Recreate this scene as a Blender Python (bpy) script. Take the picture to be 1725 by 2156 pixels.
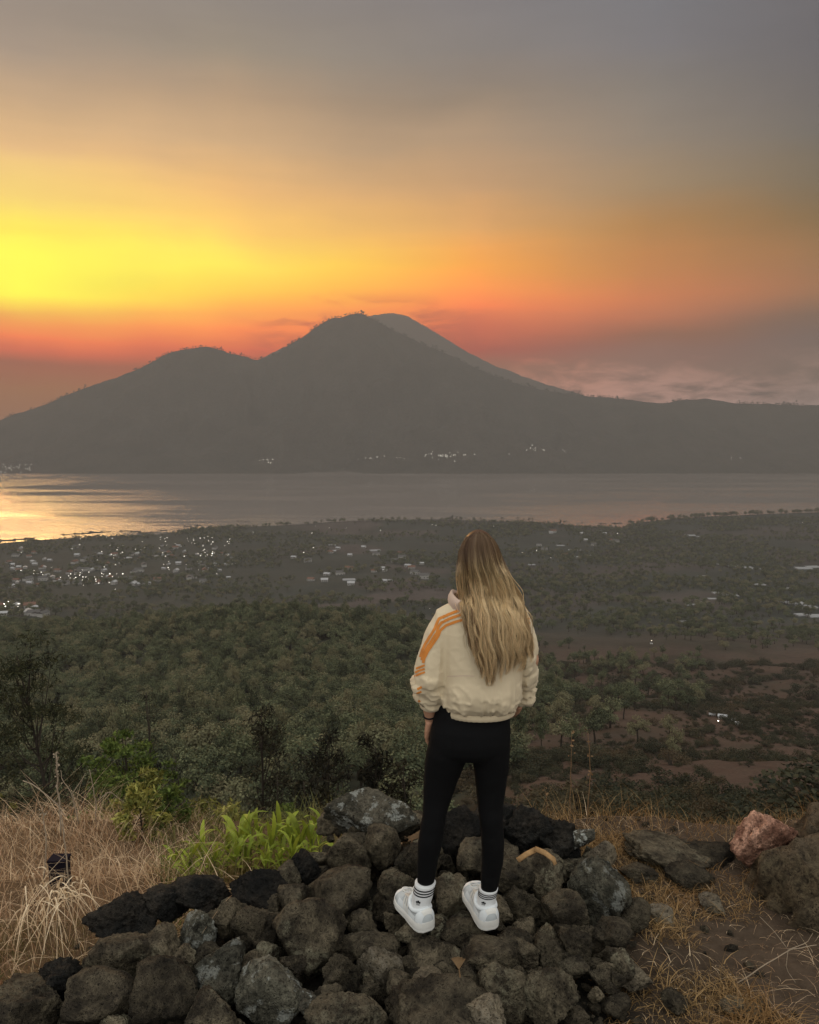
import bpy, bmesh, math, random
import numpy as np
from mathutils import Vector, Matrix, Euler
from mathutils.bvhtree import BVHTree

for o in list(bpy.data.objects):
    bpy.data.objects.remove(o)
scene = bpy.context.scene
COL = scene.collection
rng = np.random.default_rng(11)
random.seed(11)

# ------------------------------------------------------------------ camera
CAM_Z = 2.127                      # the photographer holds the phone this high above the woman's feet
PITCH = math.radians(6.5)
F = 1725.0                         # focal length in units of a 1725 wide picture
CX, CY = 862.5, 1078.0
cam_d = bpy.data.cameras.new('camera')
cam_d.sensor_fit = 'HORIZONTAL'
cam_d.sensor_width = 36.0
cam_d.lens = 36.0
cam_d.clip_start = 0.05
cam_d.clip_end = 60000
cam = bpy.data.objects.new('camera', cam_d)
cam.location = (0, 0, CAM_Z)
cam.rotation_euler = (math.radians(90) - PITCH, 0, 0)
COL.objects.link(cam)
scene.camera = cam

scene.view_settings.view_transform = 'Standard'
scene.view_settings.look = 'None'
scene.view_settings.exposure = 0.0
scene.view_settings.gamma = 1.0
scene.render.engine = 'CYCLES'
cy = scene.cycles
cy.use_denoising = True
cy.max_bounces = 6
cy.diffuse_bounces = 3
cy.glossy_bounces = 3
cy.transmission_bounces = 2
cy.volume_bounces = 1
cy.transparent_max_bounces = 8
cy.sample_clamp_indirect = 4.0

cp, sp = math.cos(PITCH), math.sin(PITCH)

def ray(px, py):
    """direction (not normalised, one unit along the optical axis) through a point of the picture"""
    u = (px - CX) / F
    v = (CY - py) / F
    return np.array([u, cp + v * sp, -sp + v * cp])

def at_y(px, py, Y):
    d = ray(px, py)
    t = Y / d[1]
    return np.array([d[0] * t, Y, CAM_Z + d[2] * t])

def at_z(px, py, z):
    d = ray(px, py)
    t = (z - CAM_Z) / d[2]
    return np.array([d[0] * t, d[1] * t, z])

def s2l(c):
    c = np.asarray(c, float) / 255.0
    return np.where(c <= 0.04045, c / 12.92, ((c + 0.055) / 1.055) ** 2.4)

def sstep(a, b, x):
    t = np.clip((np.asarray(x, float) - a) / (b - a), 0, 1)
    return t * t * (3 - 2 * t)

# ------------------------------------------------------------------ node helpers
class NT:
    def __init__(self, tree):
        self.t = tree
        tree.nodes.clear()
    def n(self, typ, **kw):
        nd = self.t.nodes.new(typ)
        for k, v in kw.items():
            setattr(nd, k, v)
        return nd
    def put(self, sock, v):
        if v is None:
            return
        if isinstance(v, bpy.types.NodeSocket):
            self.t.links.new(v, sock)
        elif isinstance(v, (tuple, list, np.ndarray)):
            v = [float(q) for q in v]
            if sock.type == 'RGBA' and len(v) == 3:
                v = v + [1.0]
            sock.default_value = v
        else:
            sock.default_value = v
    def math(self, op, a, b=None, c=None, clamp=False):
        nd = self.n('ShaderNodeMath', operation=op, use_clamp=clamp)
        self.put(nd.inputs[0], a); self.put(nd.inputs[1], b); self.put(nd.inputs[2], c)
        return nd.outputs[0]
    def sstep(self, a, b, x):
        nd = self.n('ShaderNodeMapRange', interpolation_type='SMOOTHSTEP')
        self.put(nd.inputs[0], x); self.put(nd.inputs[1], a); self.put(nd.inputs[2], b)
        return nd.outputs[0]
    def lin(self, a, b, x, c=0.0, d=1.0):
        nd = self.n('ShaderNodeMapRange')
        self.put(nd.inputs[0], x); self.put(nd.inputs[1], a); self.put(nd.inputs[2], b)
        self.put(nd.inputs[3], c); self.put(nd.inputs[4], d)
        return nd.outputs[0]
    def mix(self, f, a, b, blend='MIX'):
        nd = self.n('ShaderNodeMix', data_type='RGBA', blend_type=blend)
        self.put(nd.inputs[0], f); self.put(nd.inputs[6], a); self.put(nd.inputs[7], b)
        return nd.outputs[2]
    def mixf(self, f, a, b):
        nd = self.n('ShaderNodeMix', data_type='FLOAT')
        self.put(nd.inputs[0], f); self.put(nd.inputs[2], a); self.put(nd.inputs[3], b)
        return nd.outputs[0]
    def ramp(self, x, stops):
        nd = self.n('ShaderNodeValToRGB')
        e = nd.color_ramp.elements
        while len(e) > 1:
            e.remove(e[-1])
        for i, (p, c) in enumerate(stops):
            el = e[0] if i == 0 else e.new(p)
            el.position = p
            el.color = (float(c[0]), float(c[1]), float(c[2]), 1.0)
        self.put(nd.inputs[0], x)
        return nd.outputs[0]
    def noise(self, vec, scale, detail=4, rough=0.55, dist=0.0, dim='3D'):
        nd = self.n('ShaderNodeTexNoise', noise_dimensions=dim)
        self.put(nd.inputs['Vector'], vec)
        nd.inputs['Scale'].default_value = scale
        nd.inputs['Detail'].default_value = detail
        nd.inputs['Roughness'].default_value = rough
        nd.inputs['Distortion'].default_value = dist
        return nd.outputs[0]
    def voro(self, vec, scale, feature='F1', rand=1.0):
        nd = self.n('ShaderNodeTexVoronoi', feature=feature)
        self.put(nd.inputs['Vector'], vec)
        nd.inputs['Scale'].default_value = scale
        nd.inputs['Randomness'].default_value = rand
        return nd.outputs[0]
    def xyz(self, x, y, z):
        nd = self.n('ShaderNodeCombineXYZ')
        self.put(nd.inputs[0], x); self.put(nd.inputs[1], y); self.put(nd.inputs[2], z)
        return nd.outputs[0]
    def mapping(self, vec, scale=(1, 1, 1), loc=(0, 0, 0), rot=(0, 0, 0)):
        nd = self.n('ShaderNodeMapping')
        self.put(nd.inputs[0], vec)
        nd.inputs[1].default_value = loc; nd.inputs[2].default_value = rot; nd.inputs[3].default_value = scale
        return nd.outputs[0]
    def bump(self, h, strength, dist, normal=None):
        nd = self.n('ShaderNodeBump')
        self.put(nd.inputs['Height'], h)
        nd.inputs['Strength'].default_value = strength
        nd.inputs['Distance'].default_value = dist
        self.put(nd.inputs['Normal'], normal)
        return nd.outputs[0]

# ------------------------------------------------------------------ haze numbers (the box itself is built with the terrain)
HAZE_DENSITY = 2.1e-4
HAZE_TOP = 1020.0
HAZE_FAR = 8200.0
AIR = np.array([0.146, 0.135, 0.121])      # brightness of an infinitely deep layer of that air

# ------------------------------------------------------------------ world: sunrise sky
SUN_AZ = math.radians(-24.0)       # to the left of straight ahead
SUN_EL = math.radians(7.0)
world = bpy.data.worlds.new('World')
scene.world = world
world.use_nodes = True
w = NT(world.node_tree)
tc = w.n('ShaderNodeTexCoord')
sepn = w.n('ShaderNodeSeparateXYZ')
nrm = w.n('ShaderNodeVectorMath', operation='NORMALIZE')
w.put(nrm.inputs[0], tc.outputs['Generated'])
w.put(sepn.inputs[0], nrm.outputs[0])
dx, dy, dz = sepn.outputs[0], sepn.outputs[1], sepn.outputs[2]
el = w.math('MULTIPLY', w.math('ARCSINE', dz), 180 / math.pi)          # degrees
az = w.math('MULTIPLY', w.math('ARCTAN2', dx, dy), 180 / math.pi)
# uneven haze layers: long flat streaks and soft billows shift the height of the bands a little
sv = w.xyz(w.math('MULTIPLY', az, 0.035), w.math('MULTIPLY', el, 0.30), 0.0)
streak = w.noise(sv, 1.0, 5, 0.55)
sv2 = w.xyz(w.math('MULTIPLY', az, 0.06), w.math('MULTIPLY', el, 0.085), 3.0)
billow = w.noise(sv2, 1.0, 3, 0.5)
el_s = w.math('ADD', el, w.math('MULTIPLY', w.math('SUBTRACT', streak, 0.5), 1.3))
el_s = w.math('ADD', el_s, w.math('MULTIPLY', w.math('SUBTRACT', billow, 0.5), 3.0))
SKY = {
 60: [(0, (150, 138, 128)), (100, (165, 148, 132)), (200, (195, 165, 132)), (300, (230, 188, 135)), (400, (250, 215, 120)),
      (480, (255, 235, 95)), (560, (255, 252, 90)), (615, (255, 250, 52)), (650, (255, 206, 40)), (680, (255, 168, 40)),
      (720, (255, 136, 40)), (748, (215, 114, 58)), (775, (160, 105, 80)), (820, (155, 115, 92)), (890, (148, 115, 98))],
 500: [(0, (140, 132, 125)), (100, (152, 140, 125)), (200, (178, 152, 125)), (300, (205, 170, 130)), (400, (235, 185, 120)),
       (480, (255, 205, 110)), (560, (255, 228, 95)), (610, (255, 205, 75)), (650, (255, 172, 60)), (690, (255, 146, 42)),
       (740, (205, 110, 58)), (780, (160, 105, 85)), (890, (148, 115, 98))],
 1000: [(0, (128, 124, 124)), (100, (132, 126, 122)), (200, (145, 130, 115)), (300, (170, 145, 120)), (400, (195, 155, 115)),
        (480, (220, 165, 105)), (560, (244, 165, 82)), (610, (252, 154, 55)), (650, (242, 134, 50)), (690, (205, 114, 60)),
        (730, (165, 100, 80)), (770, (150, 112, 98)), (890, (150, 122, 110))],
 1350: [(0, (118, 118, 122)), (100, (120, 118, 120)), (200, (128, 122, 116)), (300, (140, 128, 115)), (400, (155, 132, 105)),
        (480, (170, 128, 85)), (560, (192, 130, 62)), (620, (200, 124, 54)), (660, (182, 116, 62)), (700, (145, 105, 88)),
        (740, (140, 110, 100)), (780, (140, 115, 105)), (890, (146, 124, 115))],
 1690: [(0, (104, 103, 106)), (100, (104, 103, 106)), (200, (108, 105, 104)), (300, (112, 108, 102)), (400, (120, 108, 90)),
        (480, (130, 108, 80)), (560, (148, 114, 66)), (620, (150, 112, 66)), (670, (125, 102, 85)), (720, (120, 104, 98)),
        (780, (125, 110, 102)), (890, (130, 118, 112))],
}
EL0, EL1 = -2.0, 34.0
def column(px):
    st = []
    for py, c in SKY[px]:
        d = ray(px, py)
        e = math.atan2(d[2], math.hypot(d[0], d[1]))
        ee = max(e, 0.0)
        path = min(HAZE_TOP / max(math.sin(ee), 1e-3), HAZE_FAR / math.cos(ee))
        T = math.exp(-HAZE_DENSITY * path)
        L = np.maximum((s2l(c) - AIR * (1 - T)) / T, 0.004)
        st.append((float(np.clip((math.degrees(e) - EL0) / (EL1 - EL0), 0, 1)), L / 12.0))
    st.sort(key=lambda q: q[0])
    a = math.degrees(math.atan((px - CX) / F))
    return a, w.ramp(w.lin(EL0, EL1, el_s), st)
cols = [column(k) for k in sorted(SKY)]
left = [(-80.0, cols[4][1]), (-60.0, cols[3][1]), (-42.0, cols[1][1])]
seq = left + cols
sky = seq[0][1]
for (a0, c0), (a1, c1) in zip(seq[:-1], seq[1:]):
    sky = w.mix(w.lin(a0, a1, az), sky, c1)
vm = w.n('ShaderNodeVectorMath', operation='SCALE')
w.put(vm.inputs[0], sky); vm.inputs['Scale'].default_value = 12.0
sky = vm.outputs[0]
# low bank of cumulus to the right of the mountain
cv = w.xyz(w.math('MULTIPLY', az, 0.28), w.math('MULTIPLY', el, 0.85), 7.0)
cn = w.noise(cv, 1.0, 6, 0.6, 0.4)
cband = w.math('MULTIPLY', w.sstep(5.0, 9.0, az), w.math('SUBTRACT', 1.0, w.sstep(2.0, 4.2, w.math('ADD', el, w.math('MULTIPLY', w.math('SUBTRACT', cn, 0.5), -5.0)))))
cband = w.math('MULTIPLY', cband, w.math('SUBTRACT', 1.0, w.sstep(45.0, 70.0, az)))
sky = w.mix(w.math('MULTIPLY', cband, w.sstep(0.38, 0.60, cn)), sky, w.mix(1.0, sky, (1.9, 1.95, 2.0), 'MULTIPLY'))
sky = w.mix(w.math('MULTIPLY', cband, w.math('SUBTRACT', 1.0, w.sstep(0.34, 0.46, cn))), sky, w.mix(1.0, sky, (0.55, 0.55, 0.6), 'MULTIPLY'))
# smoke drifting off the summit and thin uneven veils over the glow
wv_ = w.xyz(w.math('MULTIPLY', az, 0.22), w.math('MULTIPLY', el, 0.55), 11.0)
wisp = w.noise(w.mapping(wv_, rot=(0, 0, 0.35)), 1.0, 6, 0.62, 0.6)
near_peak = w.math('MULTIPLY', w.math('SUBTRACT', 1.0, w.sstep(0.0, 11.0, w.math('ABSOLUTE', w.math('ADD', az, 3.0)))), w.math('SUBTRACT', 1.0, w.sstep(6.2, 9.0, el)))
sky = w.mix(w.math('MULTIPLY', near_peak, w.sstep(0.44, 0.62, wisp)), sky, w.mix(1.0, sky, (0.48, 0.22, 0.20), 'MULTIPLY'))
veil = w.noise(w.xyz(w.math('MULTIPLY', az, 0.05), w.math('MULTIPLY', el, 0.5), 17.0), 1.0, 7, 0.66, 0.3)
veil2 = w.noise(w.mapping(w.xyz(w.math('MULTIPLY', az, 0.10), w.math('MULTIPLY', el, 0.16), 23.0), rot=(0, 0, -0.5)), 1.0, 6, 0.6, 0.8)
vf = w.math('MULTIPLY', w.lin(0.3, 0.7, veil, 0.965, 1.035), w.lin(0.3, 0.7, veil2, 0.97, 1.03))
sky = w.mix(1.0, sky, vf, 'MULTIPLY')
# added fill light: unseen sky above and behind the camera, brightened for the foreground
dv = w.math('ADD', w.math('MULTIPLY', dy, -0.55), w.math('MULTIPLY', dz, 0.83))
FILL_DOME = (1.56, 1.55, 1.50)
sky = w.mix(w.sstep(-0.06, 0.75, dv), sky, FILL_DOME)
sky = w.mix(w.sstep(-1.0, -4.0, el), sky, (0.05, 0.046, 0.04))
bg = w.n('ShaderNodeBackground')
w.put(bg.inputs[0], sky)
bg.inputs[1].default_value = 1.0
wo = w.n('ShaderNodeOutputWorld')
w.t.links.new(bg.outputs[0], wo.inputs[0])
world.cycles.sampling_method = 'MANUAL'
world.cycles.sample_map_resolution = 1024

# ------------------------------------------------------------------ the one sun, low behind the haze to the left
sun_d = bpy.data.lights.new('sun', 'SUN')
sun_d.energy = 2.6
sun_d.angle = math.radians(24.0)
sun_d.color = (1.0, 0.52, 0.22)
sun = bpy.data.objects.new('sun', sun_d)
sdir = Vector((math.sin(SUN_AZ) * math.cos(SUN_EL), math.cos(SUN_AZ) * math.cos(SUN_EL), math.sin(SUN_EL)))
sun.rotation_euler = sdir.to_track_quat('Z', 'Y').to_euler()
COL.objects.link(sun)

# ------------------------------------------------------------------ mesh helpers
def vnoise(p, seed=0):
    p = np.asarray(p, float)
    i = np.floor(p).astype(np.int64)
    f = p - i
    u = f * f * f * (f * (f * 6 - 15) + 10)
    out = np.zeros(len(p))
    for a in (0, 1):
        for b in (0, 1):
            for c in (0, 1):
                h = (i[:, 0] + a) * 374761393 + (i[:, 1] + b) * 668265263 + (i[:, 2] + c) * 2147483647 + seed * 974634777
                h = (h ^ (h >> 13)) * 1274126177
                h = (h ^ (h >> 16)) & 0xffffff
                wt = (u[:, 0] if a else 1 - u[:, 0]) * (u[:, 1] if b else 1 - u[:, 1]) * (u[:, 2] if c else 1 - u[:, 2])
                out += wt * (h / 0xffffff)
    return out * 2 - 1

def fbm(p, octv=4, seed=0, gain=0.5):
    p = np.asarray(p, float)
    s, amp, tot = 0, 1.0, 0
    for k in range(octv):
        s = s + amp * vnoise(p * (2.03 ** k) + 17.3 * k, seed + k)
        tot += amp
        amp *= gain
    return s / tot

def p3(x, y, z=0.0):
    x = np.asarray(x, float)
    return np.stack([x, np.broadcast_to(y, x.shape), np.broadcast_to(z, x.shape)], -1)

class MB:
    """collects pieces into one mesh"""
    def __init__(self):
        self.v, self.f, self.m, self.c, self.n = [], [], [], [], 0
    def add(self, v, f, mat=0, col=None):
        v = np.asarray(v, float).reshape(-1, 3)
        if isinstance(f, np.ndarray):
            f = (f + self.n).tolist()
        else:
            f = [tuple(q + self.n for q in t) for t in f]
        self.f += f
        self.m += [mat] * len(f)
        self.v.append(v)
        if col is None:
            col = np.ones((len(v), 3))
        col = np.broadcast_to(np.asarray(col, float), (len(v), 3))
        self.c.append(col)
        self.n += len(v)
        return self
    def mesh(self, name, mats, smooth=True, colour=False):
        me = bpy.data.meshes.new(name)
        me.from_pydata(np.concatenate(self.v).tolist() if self.v else [], [], self.f)
        for m in (mats if isinstance(mats, (list, tuple)) else [mats]):
            me.materials.append(m)
        me.polygons.foreach_set('material_index', np.array(self.m, np.int32))
        me.polygons.foreach_set('use_smooth', np.full(len(self.f), smooth))
        if colour:
            ca = me.color_attributes.new('col', 'FLOAT_COLOR', 'POINT')
            c = np.concatenate(self.c)
            ca.data.foreach_set('color', np.concatenate([c, np.ones((len(c), 1))], 1).astype(np.float32).ravel())
        me.update()
        return me
    def obj(self, name, mats, parent=None, smooth=True, colour=False):
        return link(name, self.mesh(name, mats, smooth, colour), parent)

def link(name, data, parent=None, loc=None):
    o = bpy.data.objects.new(name, data)
    COL.objects.link(o)
    if parent is not None:
        o.parent = parent
    if loc is not None:
        o.location = [float(q) for q in loc]
    return o

def tag(o, label=None, cat=None, group=None, kind=None):
    if label: o['label'] = label
    if cat: o['category'] = cat
    if group: o['group'] = group
    if kind: o['kind'] = kind
    return o

def empty(name, loc, rz=0.0):
    o = bpy.data.objects.new(name, None)
    o.empty_display_size = 0.1
    o.location = [float(q) for q in loc]
    o.rotation_euler = (0, 0, rz)
    COL.objects.link(o)
    return o

def tube(path, rad, sides=8, caps=True, flat=None):
    """path (M,3), rad (M,) or (M,2) -> verts, faces"""
    path = np.asarray(path, float)
    M = len(path)
    rad = np.asarray(rad, float)
    if rad.ndim == 0:
        rad = np.full(M, float(rad))
    if rad.ndim == 1:
        rad = np.stack([rad, rad], 1)
    tan = np.gradient(path, axis=0)
    tan /= np.linalg.norm(tan, axis=1, keepdims=True) + 1e-12
    ref = np.array([0, 1.0, 0]) if flat is None else np.asarray(flat, float)
    if flat is None and abs(tan[:, 1]).mean() > 0.8:
        ref = np.array([1.0, 0, 0])
    s = np.cross(tan, ref); s /= np.linalg.norm(s, axis=1, keepdims=True) + 1e-12
    t = np.cross(s, tan)
    a = np.linspace(0, 2 * math.pi, sides, endpoint=False)
    ring = path[:, None, :] + (np.cos(a)[None, :, None] * s[:, None, :] * rad[:, 0, None, None]
                               + np.sin(a)[None, :, None] * t[:, None, :] * rad[:, 1, None, None])
    v = ring.reshape(-1, 3)
    i = np.arange(M - 1)[:, None] * sides
    j = np.arange(sides)[None, :]
    j2 = (j + 1) % sides
    q = np.stack([i + j, i + j2, i + sides + j2, i + sides + j], -1).reshape(-1, 4)
    f = [tuple(x) for x in q.tolist()]
    if caps:
        f.append(tuple(range(sides - 1, -1, -1)))
        f.append(tuple((M - 1) * sides + k for k in range(sides)))
    return v, f

def loft(rings):
    """list of (S,3) rings -> closed solid"""
    S = len(rings[0]); M = len(rings)
    v = np.concatenate(rings)
    i = np.arange(M - 1)[:, None] * S
    j = np.arange(S)[None, :]
    j2 = (j + 1) % S
    q = np.stack([i + j, i + j2, i + S + j2, i + S + j], -1).reshape(-1, 4)
    f = [tuple(x) for x in q.tolist()]
    f.append(tuple(range(S - 1, -1, -1)))
    f.append(tuple((M - 1) * S + k for k in range(S)))
    return v, f

def grid_faces(nr, nc):
    i = np.arange(nr - 1)[:, None] * nc
    j = np.arange(nc - 1)[None, :]
    return np.stack([i + j, i + j + 1, i + nc + j + 1, i + nc + j], -1).reshape(-1, 4)

def box(x0, x1, y0, y1, z0, z1):
    v = np.array([(x, y, z) for z in (z0, z1) for y in (y0, y1) for x in (x0, x1)], float)
    f = [(0, 2, 3, 1), (4, 5, 7, 6), (0, 1, 5, 4), (2, 6, 7, 3), (0, 4, 6, 2), (1, 3, 7, 5)]
    return v, f

def unit(v):
    return v / (np.linalg.norm(v, axis=-1, keepdims=True) + 1e-12)

def leaves(cen, size, r, aspect=0.5, up=0.3, nrm=None):
    """small bent leaf faces (two quads folded along nothing, one quad each) scattered at cen"""
    N = len(cen)
    size = np.broadcast_to(np.asarray(size, float), (N,))
    d = unit(r.normal(size=(N, 3)))
    n = unit(r.normal(size=(N, 3)) + np.array([0, 0, up]) if nrm is None else nrm + 0.5 * r.normal(size=(N, 3)))
    s = unit(np.cross(d, n))
    d = unit(np.cross(n, s))
    a = cen - d * size[:, None] * 0.5
    b = cen + d * size[:, None] * 0.5
    w_ = s * (size * aspect * 0.5)[:, None]
    bend = n * (size * 0.12)[:, None]
    v = np.stack([a, cen + w_ + bend, b, cen - w_ + bend], 1).reshape(-1, 3)
    k = np.arange(N)[:, None] * 4
    return v, np.concatenate([k, k + 1, k + 2, k + 3], 1)

def blades(base, h, lean, curve, width, r, segs=4):
    """grass blades: base (N,3), h (N,), lean (N,2) horizontal offset of the tip, curve >0 droops"""
    N = len(base)
    t = np.linspace(0, 1, segs + 1)
    h = np.broadcast_to(h, (N,)); curve = np.broadcast_to(curve, (N,)); width = np.broadcast_to(width, (N,))
    zz = h[:, None] * (t[None] - curve[:, None] * t[None] ** 2.2)
    xy = lean[:, None, :] * (t[None, :, None] ** 1.6)
    p = np.concatenate([base[:, None, :2] + xy, base[:, None, 2:] + zz[..., None]], -1)
    side = r.normal(size=(N, 2)); side /= np.linalg.norm(side, axis=1, keepdims=True) + 1e-9
    wv = np.concatenate([side, np.zeros((N, 1))], 1)[:, None, :] * (width[:, None] * (1 - 0.85 * t[None]))[..., None] * 0.5
    v = np.stack([p - wv, p + wv], 2).reshape(N, -1, 3)
    M = (segs + 1) * 2
    k = np.arange(N)[:, None, None] * M
    s = np.arange(segs)[None, :, None] * 2
    q = np.concatenate([k + s, k + s + 1, k + s + 3, k + s + 2], -1).reshape(-1, 4)
    return v.reshape(-1, 3), q, M

def remesh(v_f_list, voxel, smooth_it=4, smooth_fac=0.5, name='tmp'):
    """union of closed solids as one continuous surface; returns verts (N,3), faces"""
    m = MB()
    for v, f in v_f_list:
        m.add(v, f)
    me = m.mesh(name, [])
    bm = bmesh.new(); bm.from_mesh(me)
    bmesh.ops.recalc_face_normals(bm, faces=bm.faces)
    bm.to_mesh(me); bm.free()
    o = link(name, me)
    md = o.modifiers.new('r', 'REMESH'); md.mode = 'VOXEL'; md.voxel_size = voxel
    if smooth_it:
        sm = o.modifiers.new('s', 'SMOOTH'); sm.iterations = smooth_it; sm.factor = smooth_fac
    dg = bpy.context.evaluated_depsgraph_get()
    dg.update()
    ev = o.evaluated_get(dg)
    m2 = bpy.data.meshes.new_from_object(ev)
    v = np.empty(len(m2.vertices) * 3, np.float32); m2.vertices.foreach_get('co', v)
    f = [tuple(p.vertices) for p in m2.polygons]
    n = np.empty(len(m2.vertices) * 3, np.float32)
    m2.vertices.foreach_get('normal', n)
    bpy.data.objects.remove(o); bpy.data.meshes.remove(me); bpy.data.meshes.remove(m2)
    return v.reshape(-1, 3).astype(float), f, n.reshape(-1, 3).astype(float)

# ------------------------------------------------------------------ materials
def material(name):
    m = bpy.data.materials.new(name)
    m.use_nodes = True
    return m, NT(m.node_tree)

def finish(t, base, rough=0.8, normal=None, spec=0.3, **kw):
    b = t.n('ShaderNodeBsdfPrincipled')
    t.put(b.inputs['Base Color'], base)
    t.put(b.inputs['Roughness'], rough)
    t.put(b.inputs['Specular IOR Level'], spec)
    t.put(b.inputs['Normal'], normal)
    for k, v in kw.items():
        t.put(b.inputs[k], v)
    o = t.n('ShaderNodeOutputMaterial')
    t.t.links.new(b.outputs[0], o.inputs[0])
    return b

def simple(name, col, rough=0.8, spec=0.3, var=0.15, scale=6.0, bump=0.0, bdist=0.01, coord='Object', **kw):
    m, t = material(name)
    tcn = t.n('ShaderNodeTexCoord')
    vec = tcn.outputs[coord]
    n = t.noise(vec, scale, 5, 0.6)
    c = t.mix(n, tuple(np.array(col) * (1 - var)), tuple(np.minimum(np.array(col) * (1 + var), 0.95)))
    nm = t.bump(t.noise(vec, scale * 6, 4), bump, bdist) if bump else None
    finish(t, c, rough, nm, spec, **kw)
    return m

def foliage(name, dark, light, rough=0.7, trans=0.25, scale=2.0, brown=None, vary=(0.7, 1.3)):
    """leaf material: colour differs from leaf to leaf and from plant to plant"""
    m, t = material(name)
    geo = t.n('ShaderNodeNewGeometry')
    oi = t.n('ShaderNodeObjectInfo')
    n = t.noise(geo.outputs['Position'], scale, 3, 0.6)
    f = t.math('ADD', t.math('MULTIPLY', n, 0.55), t.math('MULTIPLY', geo.outputs['Random Per Island'], 0.45))
    c = t.mix(t.sstep(0.25, 0.8, f), dark, light)
    if brown is not None:
        c = t.mix(t.math('MULTIPLY', t.sstep(0.55, 0.95, oi.outputs['Random']), 0.7), c, brown)
    hsv = t.n('ShaderNodeHueSaturation')
    t.put(hsv.inputs['Color'], c)
    t.put(hsv.inputs['Value'], t.lin(0, 1, oi.outputs['Random'], vary[0], vary[1]))
    b = t.n('ShaderNodeBsdfPrincipled')
    t.put(b.inputs['Base Color'], hsv.outputs[0]); b.inputs['Roughness'].default_value = rough
    b.inputs['Specular IOR Level'].default_value = 0.2
    tr = t.n('ShaderNodeBsdfTranslucent')
    t.put(tr.inputs[0], hsv.outputs[0])
    mx = t.n('ShaderNodeMixShader'); mx.inputs[0].default_value = trans
    t.t.links.new(b.outputs[0], mx.inputs[1]); t.t.links.new(tr.outputs[0], mx.inputs[2])
    o = t.n('ShaderNodeOutputMaterial'); t.t.links.new(mx.outputs[0], o.inputs[0])
    return m

# ------------------------------------------------------------------ terrain
LAKE_Z = -300.0 + CAM_Z
def dep(py):                      # tangent of the depression of a picture row straight ahead
    return np.tan(PITCH + np.arctan((np.asarray(py, float) - CY) / F))

_R = np.array([(3.0, -.18), (4.4, -.22), (5, -1.0), (6, -1.9), (8, -3.2), (12, -5.6), (25, -12.0)])
_Rf = np.array([(40, 1742), (60, 1692), (130, 1600), (280, 1500), (520, 1402), (900, 1300), (1450, 1200), (1900, 1142), (2330, 1101)])
_F = np.array([(3.0, -.5), (4.0, -.66), (5, -.95), (7, -1.45), (9, -2.9), (12, -6.5), (25, -15.0), (60, -33.0)])
_Ff = np.array([(130, 1690), (200, 1570), (300, 1460), (400, 1375), (480, 1308)])
_Fb = np.array([(560, -137.0), (650, -166), (800, -206), (1100, -243)])
def _join(near, far, back=None):
    y = list(near[:, 0]) + list(far[:, 0])
    z = list(near[:, 1]) + list(CAM_Z - far[:, 0] * dep(far[:, 1]))
    if back is not None:
        y += list(back[:, 0]); z += list(back[:, 1] + CAM_Z)
        s = _Rf[_Rf[:, 0] > 1200]
        y += list(s[:, 0]); z += list(CAM_Z - s[:, 0] * dep(s[:, 1]))
    y += [2420, 2600, 3200, 8000]; z += [LAKE_Z - 1.5, LAKE_Z - 8, LAKE_Z - 14, LAKE_Z - 14]
    return np.array(y), np.array(z)
RY, RZ = _join(_R, _Rf)
FY, FZ = _join(_F, _Ff, _Fb)
CREST_X = [-600, -300, 0, 250, 450, 620, 760, 880, 1000, 1150, 1400]
CREST_Y = [1420, 1405, 1378, 1352, 1320, 1308, 1320, 1348, 1392, 1440, 1480]
SHORE_X = [-700, -200, 0, 150, 350, 420, 600, 750, 900, 1100, 1250, 1300, 1340, 1450, 1600, 1725, 2400]
SHORE_Y = [1175, 1155, 1146, 1134, 1126, 1114, 1107, 1097, 1094, 1100, 1110, 1112, 1100, 1090, 1083, 1079, 1070]

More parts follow.
